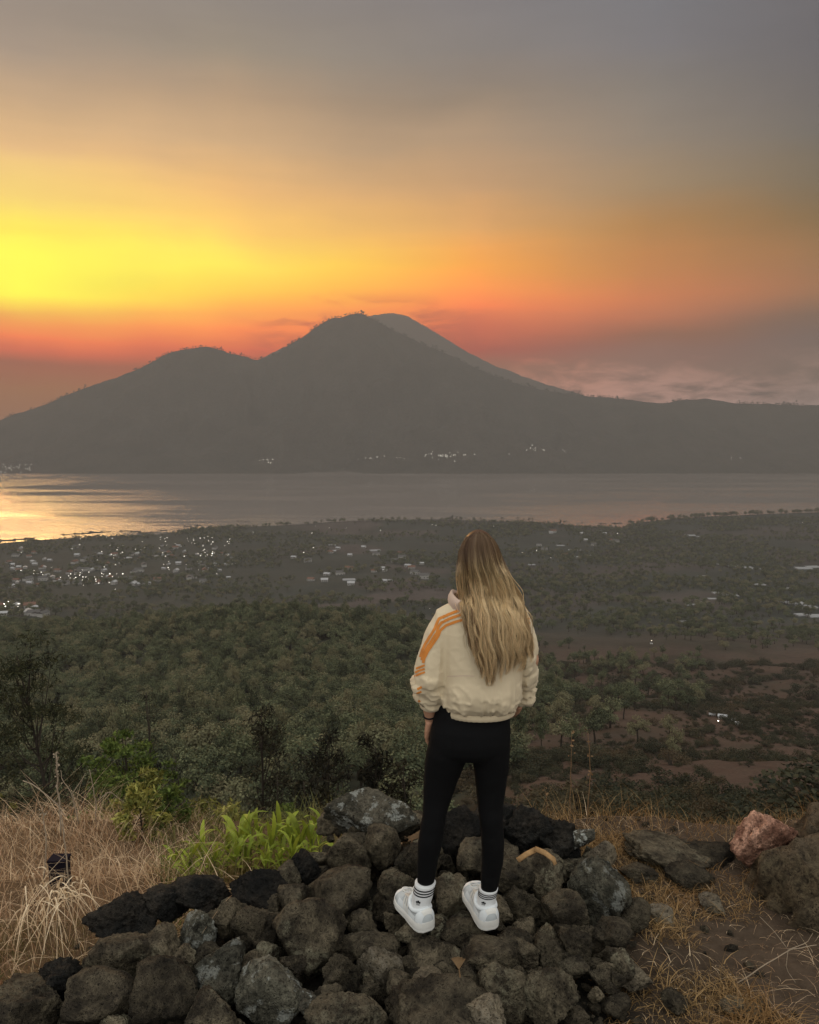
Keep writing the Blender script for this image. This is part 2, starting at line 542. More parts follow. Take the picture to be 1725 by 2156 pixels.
def ground(x, y, rough=True):
    x = np.asarray(x, float); y = np.asarray(y, float)
    yy = np.maximum(y, 0.5)
    px = CX + F * x / (yy * 1.03)
    # stretch so that the shore falls where the photograph has it
    rs = (CAM_Z - LAKE_Z) / dep(np.interp(px, SHORE_X, SHORE_Y))
    k = 1 + (2380.0 / rs - 1) * sstep(700, 1900, yy)
    ym = yy * k
    ly = np.log(ym)
    zr = np.interp(ly, np.log(RY), RZ)
    zf = np.interp(ly, np.log(FY), FZ)
    cy_ = np.interp(px, CREST_X, CREST_Y)
    hump = np.interp(ly, np.log([150, 250, 400, 480, 560, 700]), [0, .35, .9, 1, .9, 0])
    zf = zf - hump * (dep(cy_) - dep(1308)) * 480
    wr = sstep(900, 1180, px)
    far = zf * (1 - wr) + zr * wr
    # ledge with the rock pile
    A = np.array([-1.52, 2.81])
    d_l = (x - A[0]) * -0.759 + (y - A[1]) * 0.651
    d_l = d_l + 0.10 * vnoise(p3(x * 2.2, y * 2.2, 5.0).reshape(-1, 3)).reshape(x.shape)
    led = -0.21 + 0.04 * sstep(0.75, 1.2, x) + 0.0 * y
    left = -0.40 - 0.14 * np.maximum(y - 2.6, 0)
    led = led + (left - led) * sstep(-0.12, 0.32, d_l)
    led = led + 0.25 * sstep(2.4, 0.6, y)
    edge = 4.55 + 0.12 * vnoise(p3(x * 1.7, 0 * x, 2.0).reshape(-1, 3)).reshape(x.shape)
    edge = edge + 0.3 * sstep(-0.3, -0.9, x)
    t = sstep(edge - 0.25, edge + 0.55, y)
    z = led * (1 - t) + far * t
    if rough:
        sh = x.shape
        q = p3(x, y).reshape(-1, 3)
        n = fbm(q / 140.0, 4, 3).reshape(sh) * 9.0 * sstep(150, 600, yy) * (1 - 0.75 * sstep(1100, 1900, yy))
        n = n + fbm(q / 22.0, 4, 5).reshape(sh) * 2.2 * sstep(25, 140, yy) * (1 - 0.7 * sstep(900, 1700, yy))
        n = n + fbm(q / 2.2, 4, 9).reshape(sh) * 0.30 * sstep(4.5, 14, yy)
        n = n + fbm(q / 0.35, 4, 12).reshape(sh) * 0.035 * sstep(1, 2, yy)
        n = n * (1 - sstep(2150, 2300, ym))
        z = z + n
    return z

def on_ground(px, py, lo=5.0, hi=2600.0):
    """where the sight line through a picture point first meets the terrain"""
    d = ray(px, py)
    ts = np.geomspace(lo, hi, 500)
    P = np.array([0, 0, CAM_Z]) + d * ts[:, None]
    g = ground(P[:, 0], P[:, 1])
    below = np.nonzero(P[:, 2] <= g)[0]
    if len(below) == 0:
        return None
    i = below[0]
    p = P[i].copy(); p[2] = ground(p[0:1], p[1:2])[0]
    return p

def terrain_material():
    m, t = material('ground')
    at = t.n('ShaderNodeAttribute'); at.attribute_name = 'col'
    geo = t.n('ShaderNodeNewGeometry')
    P = geo.outputs['Position']
    flat = t.mapping(P, (1, 1, 0.4))
    n1 = t.noise(flat, 0.012, 5, 0.62)
    n2 = t.noise(flat, 0.11, 5, 0.65)
    n3 = t.noise(P, 1.6, 6, 0.65)
    n4 = t.noise(P, 16.0, 6, 0.68)
    f = t.math('MULTIPLY', t.lin(0.25, 0.75, n1, 0.72, 1.28), t.lin(0.25, 0.75, n2, 0.62, 1.38))
    f = t.math('MULTIPLY', f, t.math('MULTIPLY', t.lin(0.25, 0.75, n3, 0.65, 1.35), t.lin(0.2, 0.8, n4, 0.55, 1.45)))
    c = t.mix(1.0, at.outputs['Color'], f, 'MULTIPLY')
    c = t.mix(t.math('MULTIPLY', t.sstep(0.5, 0.68, n2), 0.55), c, (0.028, 0.030, 0.020))
    nm = t.bump(n4, 0.7, 0.03, t.bump(n3, 0.5, 0.12))
    finish(t, c, 0.95, nm, 0.1)
    return m
M_ground = terrain_material()

def d_left_c(x, y):
    return (x + 1.52) * -0.759 + (y - 2.81) * 0.651

def land_colour(x, y):
    px = CX + F * x / (y * 1.03)
    soil = np.array([0.070, 0.050, 0.034])
    grassy = np.array([0.14, 0.088, 0.048])
    forest = np.array([0.026, 0.028, 0.018])
    scrub = np.array([0.070, 0.046, 0.034])
    basin = np.array([0.037, 0.041, 0.035])
    fields = np.array([0.074, 0.060, 0.055])
    c = np.broadcast_to(soil, x.shape + (3,)).copy()
    def put(wt, col):
        nonlocal c
        c = c * (1 - wt[..., None]) + col * wt[..., None]
    left = (1 - sstep(-0.9, -0.4, x - 0.25 * (y - 3))) * (1 - sstep(8, 14, y))
    put(left, grassy)
    gap_shade = sstep(.25, -.05, d_left_c(x, y)) * sstep(1.05, .8, x) * sstep(4.6, 4.4, y)  # shade between the rocks, put into the ground colour under the pile
    put(gap_shade, np.array([0.020, 0.018, 0.014]))
    wr = sstep(930, 1150, px)
    put(sstep(5, 12, y) * (1 - wr), forest * 1.2)
    put(sstep(5, 12, y) * wr, scrub)
    put(sstep(500, 900, y), basin)
    q = p3(x / 160.0, y / 160.0, 0 * x).reshape(-1, 3)
    n = fbm(q, 3, 21).reshape(x.shape)
    put(sstep(0.0, 0.25, n) * sstep(700, 900, y) * sstep(560, 700, px) * (1 - sstep(900, 1150, px)) * 0.9, fields)
    put(sstep(0.05, 0.3, n) * sstep(350, 500, y) * sstep(1000, 1200, px) * 0.75, fields * 0.95)
    put(sstep(-0.1, 0.35, fbm(q * 3.1, 3, 4).reshape(x.shape)) * sstep(150, 300, y) * (1 - sstep(600, 800, y)) * wr * 0.6, forest)
    return c

NR, NC = 420, 300
yr = np.concatenate([np.geomspace(0.8, 6.0, 110), np.geomspace(6.1, 2700, 280), np.geomspace(2800, 7900, NR - 390)])
tx = np.linspace(-1.05, 1.05, NC)
tx = np.sign(tx) * np.abs(tx) ** 1.25
GY = np.repeat(yr[:, None], NC, 1)
GX = GY * tx[None]
GZ = ground(GX, GY)
m = MB()
m.add(np.stack([GX, GY, GZ], -1).reshape(-1, 3), grid_faces(NR, NC), 0, land_colour(GX, GY).reshape(-1, 3))
o_ground = m.obj('ground', M_ground, colour=True)
tag(o_ground, kind='structure')

# ------------------------------------------------------------------ lake
def water_material():
    m, t = material('lake_water')
    geo = t.n('ShaderNodeNewGeometry')
    P = geo.outputs['Position']
    patch = t.noise(t.mapping(P, (0.0009, 0.0040, 1), rot=(0, 0, 0.06)), 1.0, 5, 0.62, 0.5)
    fine = t.noise(t.mapping(P, (0.0035, 0.020, 1), rot=(0, 0, -0.05)), 1.0, 4, 0.6)
    f = t.sstep(0.42, 0.60, t.math('ADD', t.math('MULTIPLY', patch, 0.75), t.math('MULTIPLY', fine, 0.25)))
    # small waves: facets of the ruffled patches tip every way, calm patches stay near flat
    wn = t.n('ShaderNodeTexNoise'); t.put(wn.inputs['Vector'], t.mapping(P, (0.35, 0.5, 1))); wn.inputs['Scale'].default_value = 1.0; wn.inputs['Detail'].default_value = 3
    dv_ = t.n('ShaderNodeVectorMath', operation='SUBTRACT'); t.put(dv_.inputs[0], wn.outputs[1]); dv_.inputs[1].default_value = (0.5, 0.5, 0.5)
    sc_ = t.n('ShaderNodeVectorMath', operation='SCALE'); t.put(sc_.inputs[0], dv_.outputs[0]); t.put(sc_.inputs['Scale'], t.mixf(f, 0.05, 0.55))
    ml_ = t.n('ShaderNodeVectorMath', operation='MULTIPLY_ADD'); t.put(ml_.inputs[0], sc_.outputs[0]); ml_.inputs[1].default_value = (1, 1, 0); ml_.inputs[2].default_value = (0, 0, 1)
    nn_ = t.n('ShaderNodeVectorMath', operation='NORMALIZE'); t.put(nn_.inputs[0], ml_.outputs[0])
    b = finish(t, (0.25, 0.208, 0.182), t.mixf(f, 0.06, 0.18), nn_.outputs[0], 0.5)
    b.inputs['IOR'].default_value = 1.33
    return m
m = MB()
yl = np.geomspace(1500, 6200, 40); tl = np.linspace(-1.0, 1.0, 60)
LY = np.repeat(yl[:, None], 60, 1)
m.add(np.stack([LY * tl[None], LY, np.full_like(LY, LAKE_Z)], -1).reshape(-1, 3), grid_faces(40, 60))
o_lake = tag(m.obj('lake', water_material()), kind='structure')

# ------------------------------------------------------------------ mountains
RIDGE = [(-900, 1000), (-500, 985), (-150, 950), (0, 884), (25, 874), (60, 864), (100, 850), (130, 836), (165, 822), (200, 809), (250, 793), (300, 773), (340, 751),
         (365, 740), (400, 734), (430, 729), (455, 734), (470, 739), (510, 751), (545, 758), (575, 748), (600, 731), (640, 707), (665, 687),
         (700, 670), (722, 668), (740, 661), (755, 658), (775, 666), (800, 681), (840, 701), (900, 729), (960, 753), (1010, 780), (1080, 806),
         (1150, 823), (1230, 833), (1300, 839), (1390, 849), (1440, 842), (1490, 839), (1540, 849), (1600, 851), (1725, 853), (1900, 858), (2300, 870), (2700, 880)]
FAR_RIDGE = [(300, 800), (480, 775), (548, 757), (580, 739), (640, 712), (700, 690), (770, 667), (800, 661), (830, 658), (860, 666), (880, 679), (920, 701), (960, 726),
             (1000, 749), (1040, 769), (1080, 784), (1140, 806), (1250, 838), (1400, 866), (1600, 890)]
def mountain_material():
    m, t = material('mountain_forest')
    geo = t.n('ShaderNodeNewGeometry')
    n = t.noise(geo.outputs['Position'], 0.006, 6, 0.65)
    n2 = t.noise(geo.outputs['Position'], 0.05, 4, 0.65)
    c = t.mix(n, (0.016, 0.020, 0.015), (0.095, 0.078, 0.060))
    c = t.mix(1.0, c, t.lin(0.2, 0.8, n2, 0.6, 1.4), 'MULTIPLY')
    finish(t, c, 0.95, t.bump(n2, 0.8, 20.0), 0.1)
    return m
M_mount = mountain_material()

M_ash = simple('volcano_ash', (0.17, 0.13, 0.105), 0.95, 0.1, 0.25, 0.004, coord='Object')
def mountain(name, ridge, y_foot, y_top, y_back, x0, x1, ncol, gully, seed, mat=None):
    rx = np.array([p[0] for p in ridge], float); ry = np.array([p[1] for p in ridge], float)
    px = np.linspace(x0, x1, ncol)
    # smooth tracing
    cyp = np.interp(px, rx, ry)
    ker = np.hanning(5); ker /= ker.sum()
    cyp = np.convolve(np.pad(cyp, 2, 'edge'), ker, 'valid')
    ux = (px - CX) / F
    v = np.concatenate([np.linspace(0, 1, 70), 1 + np.linspace(0, 1, 16)[1:]])
    Y = np.where(v <= 1, y_foot + (y_top - y_foot) * v, y_top + (y_back - y_top) * (v - 1))
    top = np.array([at_y(a, b, y_top)[2] for a, b in zip(px, cyp)])
    X = np.array([at_y(a, b, y_top)[0] for a, b in zip(px, cyp)])
    vv, xx = np.meshgrid(v, np.arange(ncol), indexing='ij')
    YY = np.repeat(Y[:, None], ncol, 1)
    XX = X[None] * (YY / y_top)
    prof = np.where(vv <= 1, np.clip(vv, 0, 1) ** 1.25, 1 - 0.9 * sstep(0, 1, vv - 1))
    base = LAKE_Z - 4
    ZZ = base + (top[None] - base) * prof
    env = np.clip(4 * np.clip(vv, 0, 1) * (1 - np.clip(vv, 0, 1)), 0, 1)
    q = np.stack([XX / 420.0, YY / 900.0, ZZ / 900.0], -1).reshape(-1, 3)
    gl = 1 - np.abs(fbm(q, 4, seed)) * 2
    ZZ = ZZ + env * gully * (gl.reshape(XX.shape) - 0.6) * np.clip((top[None] - base) / 900, 0.25, 1)
    q = np.stack([XX / 55.0, YY / 55.0, ZZ / 55.0], -1).reshape(-1, 3)
    ZZ = ZZ + fbm(q, 3, seed + 8).reshape(XX.shape) * 9.0 * np.clip(vv, 0, 1)
    m = MB()
    m.add(np.stack([XX, YY, ZZ], -1).reshape(-1, 3), grid_faces(len(v), ncol))
    o = tag(m.obj(name, mat or M_mount), kind='structure')
    return o, XX, YY, ZZ
o_m, mX, mY, mZ = mountain('mountain', RIDGE, 4480, 5900, 6300, -900, 2700, 520, 210, 31)
o_v, vX, vY, vZ = mountain('far_volcano', FAR_RIDGE, 7200, 7650, 7950, 300, 1600, 200, 60, 47, M_ash)

# trees along the skyline of the mountain: one far-off wood
def crown_fuzz(m, base, h, wd, n, r, mat=0):
    """a small far tree: leaf faces filling an uneven crown"""
    u = r.random((len(base), n, 3))
    th = u[..., 0] * 2 * math.pi
    rr = np.sqrt(u[..., 1]) * wd[:, None] * 0.5
    zz = 0.28 + 0.72 * u[..., 2]
    rr = rr * (1.15 - 0.75 * np.abs(zz - 0.55) * 1.6)
    p = np.stack([base[:, None, 0] + np.cos(th) * rr, base[:, None, 1] + np.sin(th) * rr, base[:, None, 2] + zz * h[:, None]], -1)
    sz = np.repeat((wd * 0.42)[:, None], n, 1) * (0.6 + 0.8 * r.random((len(base), n)))
    v, f = leaves(p.reshape(-1, 3), sz.reshape(-1), r, 0.8, 0.8)
    m.add(v, f, mat)
M_wood = foliage('far_wood_leaves', (0.018, 0.022, 0.014), (0.045, 0.048, 0.030), scale=0.02)
m = MB()
row = 69
ci = rng.integers(120, 430, 1100)
fr = rng.random(1100)[:, None]
P = np.stack([mX[row], mY[row], mZ[row]], -1)
base = P[ci] * (1 - fr) + P[np.minimum(ci + 1, 519)] * fr
keep = fbm(base / 160.0, 2, 77) > -0.12
base = base[keep]
hh = rng.uniform(8, 20, len(base)) * (1 + 0.7 * (rng.random(len(base)) > 0.92))
base[:, 2] -= 3
crown_fuzz(m, base, hh, hh * rng.uniform(0.5, 1.1, len(hh)), 10, rng)
tag(m.obj('ridge_wood', M_wood), 'dark fringe of trees along the mountain skyline', 'wood', kind='stuff')

# ------------------------------------------------------------------ haze: one even body of air
m = MB()
v, f = box(-8500, 8500, -1200, HAZE_FAR, LAKE_Z - 20, HAZE_TOP + CAM_Z)
m.add(v, f)
hm, t = material('haze_air')
pv = t.n('ShaderNodeVolumePrincipled')
pv.inputs['Color'].default_value = (0.325, 0.317, 0.303, 1)
pv.inputs['Density'].default_value = HAZE_DENSITY
pv.inputs['Anisotropy'].default_value = 0.0
ho = t.n('ShaderNodeOutputMaterial')
t.t.links.new(pv.outputs[0], ho.inputs['Volume'])
o_haze = tag(m.obj('haze', hm, smooth=False), 'thin grey brown morning haze filling the whole valley', 'haze', kind='stuff')
o_haze.display_type = 'WIRE'

# ------------------------------------------------------------------ the forested hill, scrub slope and valley trees
M_bark = simple('bark', (0.045, 0.036, 0.028), 0.95, 0.1, 0.4, 3.0)
M_tree = foliage('hill_tree_leaves', (0.040, 0.054, 0.026), (0.165, 0.178, 0.090), scale=0.35, brown=(0.13, 0.108, 0.06), vary=(0.5, 1.55))
M_tree_far = foliage('valley_tree_leaves', (0.022, 0.028, 0.018), (0.062, 0.064, 0.038), scale=0.02)
M_scrub = foliage('scrub_leaves', (0.020, 0.025, 0.014), (0.070, 0.066, 0.034), scale=0.6, brown=(0.065, 0.042, 0.022))

def tree_variant(seed, h=1.0, wd=0.85, clumps=14, per=100):
    """unit-high broadleaf tree: forked trunk, leaf clumps spread through the crown"""
    r = np.random.default_rng(seed)
    m = MB()
    top = np.array([r.normal() * .04, r.normal() * .04, 0.62])
    path = np.array([[0, 0, -0.12], [0.01, 0, 0.15], top * 0.7 + [0, 0, 0.05], top])
    v, f = tube(path, [0.035, 0.028, 0.020, 0.010], 5); m.add(v, f, 1)
    for k in range(clumps):
        a = r.random() * 6.28; rad = math.sqrt(r.random()) * wd * 0.36
        z = 0.42 + 0.5 * r.random() * (1 - rad / wd * 0.8)
        c = np.array([math.cos(a) * rad, math.sin(a) * rad, z])
        v, f = tube(np.array([top * 0.75, (top * .75 + c) / 2 + [0, 0, -.02], c]), [0.012, 0.009, 0.004], 3, False); m.add(v, f, 1)
        cr = wd * r.uniform(0.13, 0.22)
        q = unit(r.normal(size=(per, 3))) * (r.random((per, 1)) ** 0.4) * cr * [1, 1, 0.7] + c
        v, f = leaves(q, cr * r.uniform(0.20, 0.36, per), r, 0.75, 0.9, unit(q - c) * .7 + unit(q - [0, 0, .5]) * .5 + [0, 0, .6]); m.add(v, f, 0)
    return m.mesh('hill_tree', [M_tree, M_bark])
tree_vars = [tree_variant(100 + k, wd=w_) for k, w_ in enumerate((0.8, 0.95, 1.1, 0.75, 1.0, 0.9))]

def scatter(name, pts, scl, sources, mat_obj=None):
    """one object of kind stuff: the source plants set out on points"""
    me = bpy.data.meshes.new(name)
    me.from_pydata(np.asarray(pts).tolist(), [], [])
    a = me.attributes.new('size', 'FLOAT_VECTOR', 'POINT'); a.data.foreach_set('vector', np.asarray(scl, np.float32).ravel())
    a = me.attributes.new('turn', 'FLOAT_VECTOR', 'POINT')
    tr = np.zeros((len(pts), 3), np.float32); tr[:, 2] = rng.uniform(0, 6.28, len(pts)); a.data.foreach_set('vector', tr.ravel())
    o = link(name, me)
    g = bpy.data.node_groups.new(name, 'GeometryNodeTree')
    g.interface.new_socket('Geometry', in_out='INPUT', socket_type='NodeSocketGeometry')
    g.interface.new_socket('Geometry', in_out='OUTPUT', socket_type='NodeSocketGeometry')
    N_, L_ = g.nodes, g.links
    gi, go = N_.new('NodeGroupInput'), N_.new('NodeGroupOutput')
    jn = N_.new('GeometryNodeJoinGeometry')
    for s_ in sources:
        ob = N_.new('GeometryNodeObjectInfo'); ob.transform_space = 'ORIGINAL'
        ob.inputs['Object'].default_value = s_; ob.inputs['As Instance'].default_value = True
        L_.new(ob.outputs['Geometry'], jn.inputs[0])
    ip = N_.new('GeometryNodeInstanceOnPoints')
    ip.inputs['Pick Instance'].default_value = True
    L_.new(gi.outputs[0], ip.inputs['Points']); L_.new(jn.outputs[0], ip.inputs['Instance'])
    at1 = N_.new('GeometryNodeInputNamedAttribute'); at1.data_type = 'FLOAT_VECTOR'; at1.inputs[0].default_value = 'size'
    at2 = N_.new('GeometryNodeInputNamedAttribute'); at2.data_type = 'FLOAT_VECTOR'; at2.inputs[0].default_value = 'turn'
    L_.new(at1.outputs[0], ip.inputs['Scale'])
    e2r = N_.new('FunctionNodeEulerToRotation'); L_.new(at2.outputs[0], e2r.inputs[0]); L_.new(e2r.outputs[0], ip.inputs['Rotation'])
    L_.new(ip.outputs[0], go.inputs[0])
    md = o.modifiers.new('scatter', 'NODES'); md.node_group = g
    return o
N = 30000
yy = np.sqrt(rng.uniform(95 ** 2, 600 ** 2, N))
pxs = rng.uniform(-260, 1480, N)
xx = (pxs - CX) / F * yy * 1.03
pxn = pxs + 260 * fbm(p3(xx / 45, yy / 45), 3, 8)
dens = (1 - sstep(900, 1250, pxn) * 0.93) * (0.35 + 0.65 * sstep(110, 190, yy))
dens = dens * (0.40 + 0.60 * sstep(-0.25, 0.1, fbm(p3(xx / 30, yy / 30), 3, 5)))
keep = rng.random(N) < dens * 0.34
xx, yy, pxs = xx[keep], yy[keep], pxs[keep]
zz = ground(xx, yy)
order = np.argsort(yy)
xx, yy, zz, pxs = xx[order], yy[order], zz[order], pxs[order]
inview = (pxs > -20) & (pxs < 1000)
idx = np.nonzero(inview)[0]
near_i = idx[::2][:290] if len(idx) > 600 else idx[:290]
near_set = set(near_i.tolist())
forest_src = []
for n_, i in enumerate(near_i):
    me = tree_vars[n_ % 6]
    o = link('forest_tree', me, None, (xx[i], yy[i], zz[i]))
    s = rng.uniform(6.5, 10.5)
    o.scale = (s, s, s * rng.uniform(0.85, 1.1)); o.rotation_euler = (0, 0, rng.uniform(0, 6.28))
    if n_ < 6: forest_src.append(o)
    tag(o, 'dull green broadleaf tree, one of the nearer crowns on the forested hill', 'tree', 'nearer trees of the forested hill')
rest = np.array([i for i in range(len(xx)) if i not in near_set])
b = np.stack([xx, yy, zz], -1)[rest]
hh = rng.uniform(6.0, 11.0, len(b)); tall = rng.random(len(b)) > .9; ww = hh * rng.uniform(.8, 1.15, len(b)) * np.where(tall, .7, 1); hh = hh * np.where(tall, 1.45, 1)
o = scatter('hill_forest', b, np.stack([ww, ww, hh], -1), forest_src)
tag(o, 'dense mixed forest covering the hill in the middle distance', 'forest', kind='stuff')

# scrub on the brown slope to the right
def bush_variant(seed):
    r = np.random.default_rng(seed)
    m = MB()
    for k in range(9):
        a = r.random() * 6.28; rad = math.sqrt(r.random()) * 0.42
        c = np.array([math.cos(a) * rad, math.sin(a) * rad, 0.18 + 0.5 * r.random() * (1 - rad)])
        v, f = tube(np.array([[0, 0, -0.1], c * [.5, .5, .6], c]), [0.03, 0.02, 0.008], 3, False); m.add(v, f, 1)
        q = unit(r.normal(size=(110, 3))) * (r.random((110, 1)) ** 0.4) * 0.24 * [1, 1, .75] + c
        v, f = leaves(q, r.uniform(.035, .075, 110), r, 0.7, 0.7); m.add(v, f, 0)
    return m.mesh('scrub_bush', [M_scrub, M_bark])
bush_vars = [bush_variant(300 + k) for k in range(5)]
N = 30000
yy = np.exp(rng.uniform(math.log(34), math.log(560), N))
pxs = rng.uniform(920, 1850, N)
xx = (pxs - CX) / F * yy * 1.03
keep = (fbm(p3(xx / 26, yy / 26), 4, 15) + 0.30 * rng.normal(size=N) > 0.06) & (rng.random(N) < 0.06 + 0.65 * sstep(60, 280, yy))
xx, yy, pxs = xx[keep], yy[keep], pxs[keep]
zz = ground(xx, yy)
order = np.argsort(yy); xx, yy, zz, pxs = xx[order], yy[order], zz[order], pxs[order]
scrub_src = []
idx = np.nonzero((pxs > 1070) & (pxs < 1730))[0][:280]
for n_, i in enumerate(idx):
    o = link('scrub_bush', bush_vars[n_ % 5], None, (xx[i], yy[i], zz[i]))
    s = rng.uniform(.8, 2.2) * (1 + .8 * (rng.random() > .85))
    o.scale = (s * rng.uniform(.9, 1.4), s * rng.uniform(.9, 1.4), s * rng.uniform(.6, 1.0)); o.rotation_euler = (0, 0, rng.uniform(0, 6.28))
    if n_ < 5: scrub_src.append(o)
    tag(o, 'low dark scrub bush on the reddish brown slope to the right', 'bush', 'scrub bushes on the brown slope')
rest = np.setdiff1d(np.arange(len(xx)), idx)
b = np.stack([xx, yy, zz], -1)[rest]
hh = rng.uniform(.35, 1.9, len(b)) * (1 + 1.2 * (rng.random(len(b)) > .85)) * (1 + sstep(200, 450, b[:, 1])); ww = hh * rng.uniform(1.0, 1.9, len(b))
o = scatter('slope_scrub', b, np.stack([ww, ww, hh], -1), scrub_src)
tag(o, 'thin dark scrub dotting the far side of the brown slope', 'scrub', kind='stuff')

# trees over the valley floor
N = 26000
yy = np.sqrt(rng.uniform(620 ** 2, 2450 ** 2, N))
pxs = rng.uniform(-150, 1900, N)
xx = (pxs - CX) / F * yy * 1.03
den = fbm(p3(xx / 120, yy / 120), 4, 61)
thr = np.where((pxs > 580) & (pxs < 950) & (yy > 850), 0.12, -0.08) + np.where((pxs > 1150) & (yy < 1200), 0.0, 0.0)
keep = (den + 0.12 * rng.normal(size=N) > thr)
xx, yy = xx[keep], yy[keep]
zz = ground(xx, yy)
ok = zz > LAKE_Z + 0.8
b = np.stack([xx, yy, zz], -1)[ok]
hh = rng.uniform(4, 10, len(b))
ww = hh * rng.uniform(.9, 1.5, len(b))
o = scatter('valley_wood', b, np.stack([ww, ww, hh], -1), forest_src)
tag(o, 'scattered groves and hedges covering the hazy valley floor', 'wood', kind='stuff')

# palms and trees standing against the lake on the near shore
def palm_variant(seed):
    r = np.random.default_rng(seed)
    m = MB()
    bend = r.normal(size=2) * .05
    z = np.linspace(-0.05, .84, 5)
    path = np.stack([bend[0] * z ** 2, bend[1] * z ** 2, z], -1)
    v, f = tube(path, np.linspace(.032, .02, 5), 5); m.add(v, f, 1)
    for k in range(11):
        a = k / 11 * 6.28 + r.normal() * .2
        L = r.uniform(.22, .32); up = r.uniform(-.05, .16)
        t_ = np.linspace(0, 1, 4)
        p = np.stack([np.cos(a) * L * t_, np.sin(a) * L * t_, up * t_ * 2 - .28 * t_ ** 2], -1) + path[-1]
        side = np.array([-math.sin(a), math.cos(a), 0]) * np.array([.02, .055, .045, .01])[:, None]
        vv = np.concatenate([p - side, p + side]); ff = [(i, i + 1, i + 5, i + 4) for i in range(3)]
        m.add(vv, ff, 0)
    return m.mesh('palm_tree', [M_tree_far, M_bark])
palm_vars = [palm_variant(k) for k in range(4)]
def shore_spot(px, back=6.0):
    sy = np.interp(px, SHORE_X, SHORE_Y)
    rs = (CAM_Z - LAKE_Z) / dep(sy) - back
    x = np.array([(px - CX) / F * rs * 1.03]); y = np.array([rs])
    return np.array([x[0], y[0], max(ground(x, y)[0], LAKE_Z)])
for px in list(rng.uniform(940, 1225, 26)) + [1052, 1085, 1098, 1110]:
    p = shore_spot(px, rng.uniform(4, 30))
    o = link('palm_tree', palm_vars[int(rng.integers(4))], None, p)
    s = rng.uniform(11, 18); o.scale = (s, s, s); o.rotation_euler = (0, 0, rng.uniform(0, 6.28))
    tag(o, 'small palm silhouetted against the lake on the near shore', 'palm', 'palms along the near shore')
for px in list(rng.uniform(430, 1000, 60)) + list(rng.uniform(1318, 1730, 90)):
    p = shore_spot(px, rng.uniform(3, 45))
    o = link('shore_tree', tree_vars[int(rng.integers(6))], None, p)
    s = rng.uniform(9, 16) * (1.25 if px > 1300 else 0.9); o.scale = (s * 1.1, s * 1.1, s); o.rotation_euler = (0, 0, rng.uniform(0, 6.28))
    tag(o, 'dark round tree in the row along the near lake shore', 'tree', 'trees along the near shore')

# ------------------------------------------------------------------ village: houses, greenhouses, lamps
M_wall = simple('house_wall', (0.42, 0.40, 0.37), 0.9, 0.2, 0.2, .3, coord='Object')
M_roofs = [simple('roof_zinc', (0.38, 0.38, 0.38), 0.6, 0.4, 0.2, .4), simple('roof_tile', (0.16, 0.085, 0.06), 0.9, 0.2, 0.3, .4), simple('roof_dark', (0.09, 0.085, 0.08), 0.8, 0.3, 0.3, .4)]
M_film = simple('greenhouse_film', (0.27, 0.27, 0.27), 0.5, 0.4, 0.12, .2)
def house_mesh(L, W_, H_, R_, roof, wall):
    m = MB()
    v, f = box(-L / 2, L / 2, -W_ / 2, W_ / 2, -1.5, H_); m.add(v, f, 0)
    e = 0.5
    v = np.array([(-L / 2 - e, -W_ / 2 - e, H_ - .1), (L / 2 + e, -W_ / 2 - e, H_ - .1), (L / 2 + e, W_ / 2 + e, H_ - .1), (-L / 2 - e, W_ / 2 + e, H_ - .1),
                  (-L / 2 - e, 0, H_ + R_), (L / 2 + e, 0, H_ + R_)])
    m.add(v, [(0, 1, 5, 4), (2, 3, 4, 5), (0, 4, 3), (1, 2, 5), (0, 3, 2, 1)], 1)
    for sx in (-.3, .05, .32):       # door and windows as dark recesses set into frames
        v, f = box(L * sx - .6, L * sx + .6, -W_ / 2 - .08, -W_ / 2 + .2, .8, 2.2); m.add(v, f, 2)
    return m.mesh('house', [wall, roof, M_dark], smooth=False)
M_dark = simple('window_dark', (0.03, 0.03, 0.035), 0.3, 0.5, 0.1)
houses = [house_mesh(9, 7, 3.2, 2.0, M_roofs[0], M_wall), house_mesh(11, 7, 3.4, 2.4, M_roofs[1], M_wall), house_mesh(8, 6, 3.0, 1.4, M_roofs[0], M_wall),
          house_mesh(13, 8, 4.5, 2.2, M_roofs[2], M_wall)]
def place(px, py):
    p = on_ground(px, py, 200.0)
    return p
spots = []
for _ in range(105):
    spots.append((rng.uniform(0, 490), rng.uniform(1150, 1238)))
for _ in range(10):
    spots.append((rng.uniform(0, 95), rng.uniform(1275, 1300)))
for k, (px, py) in enumerate(spots):
    p = place(px, py)
    if p is None or p[2] < LAKE_Z + 1 or p[1] < 500: continue
    hk = int(rng.integers(4))
    o = link('house', houses[hk], None, p)
    s = rng.uniform(.8, 1.25); o.scale = (s, s, s); o.rotation_euler = (0, 0, rng.choice([0, math.pi / 2]) + rng.normal() * .25)
    kind_ = ['small pale house with a grey sheet metal roof', 'pale house with a reddish tiled roof', 'very small pale house with a low metal roof', 'larger pale house with a dark roof'][hk]
    tag(o, kind_ + ' in the village at left', 'house', ['metal roofed', 'tiled', 'low roofed', 'dark roofed'][hk] + ' houses of the village at left')
spots = [(rng.uniform(610, 900), rng.uniform(1150, 1235)) for _ in range(26)] + [(rng.uniform(1120, 1300), rng.uniform(1120, 1180)) for _ in range(16)]
for px, py in spots:
    p = place(px, py)
    if p is None: continue
    o = link('farmhouse', houses[int(rng.integers(4))], None, p)
    s = rng.uniform(.8, 1.3); o.scale = (s, s, s); o.rotation_euler = (0, 0, rng.uniform(-.4, .4))
    tag(o, 'pale farmhouse among the brown fields of the valley', 'house', 'farmhouses in the valley fields')
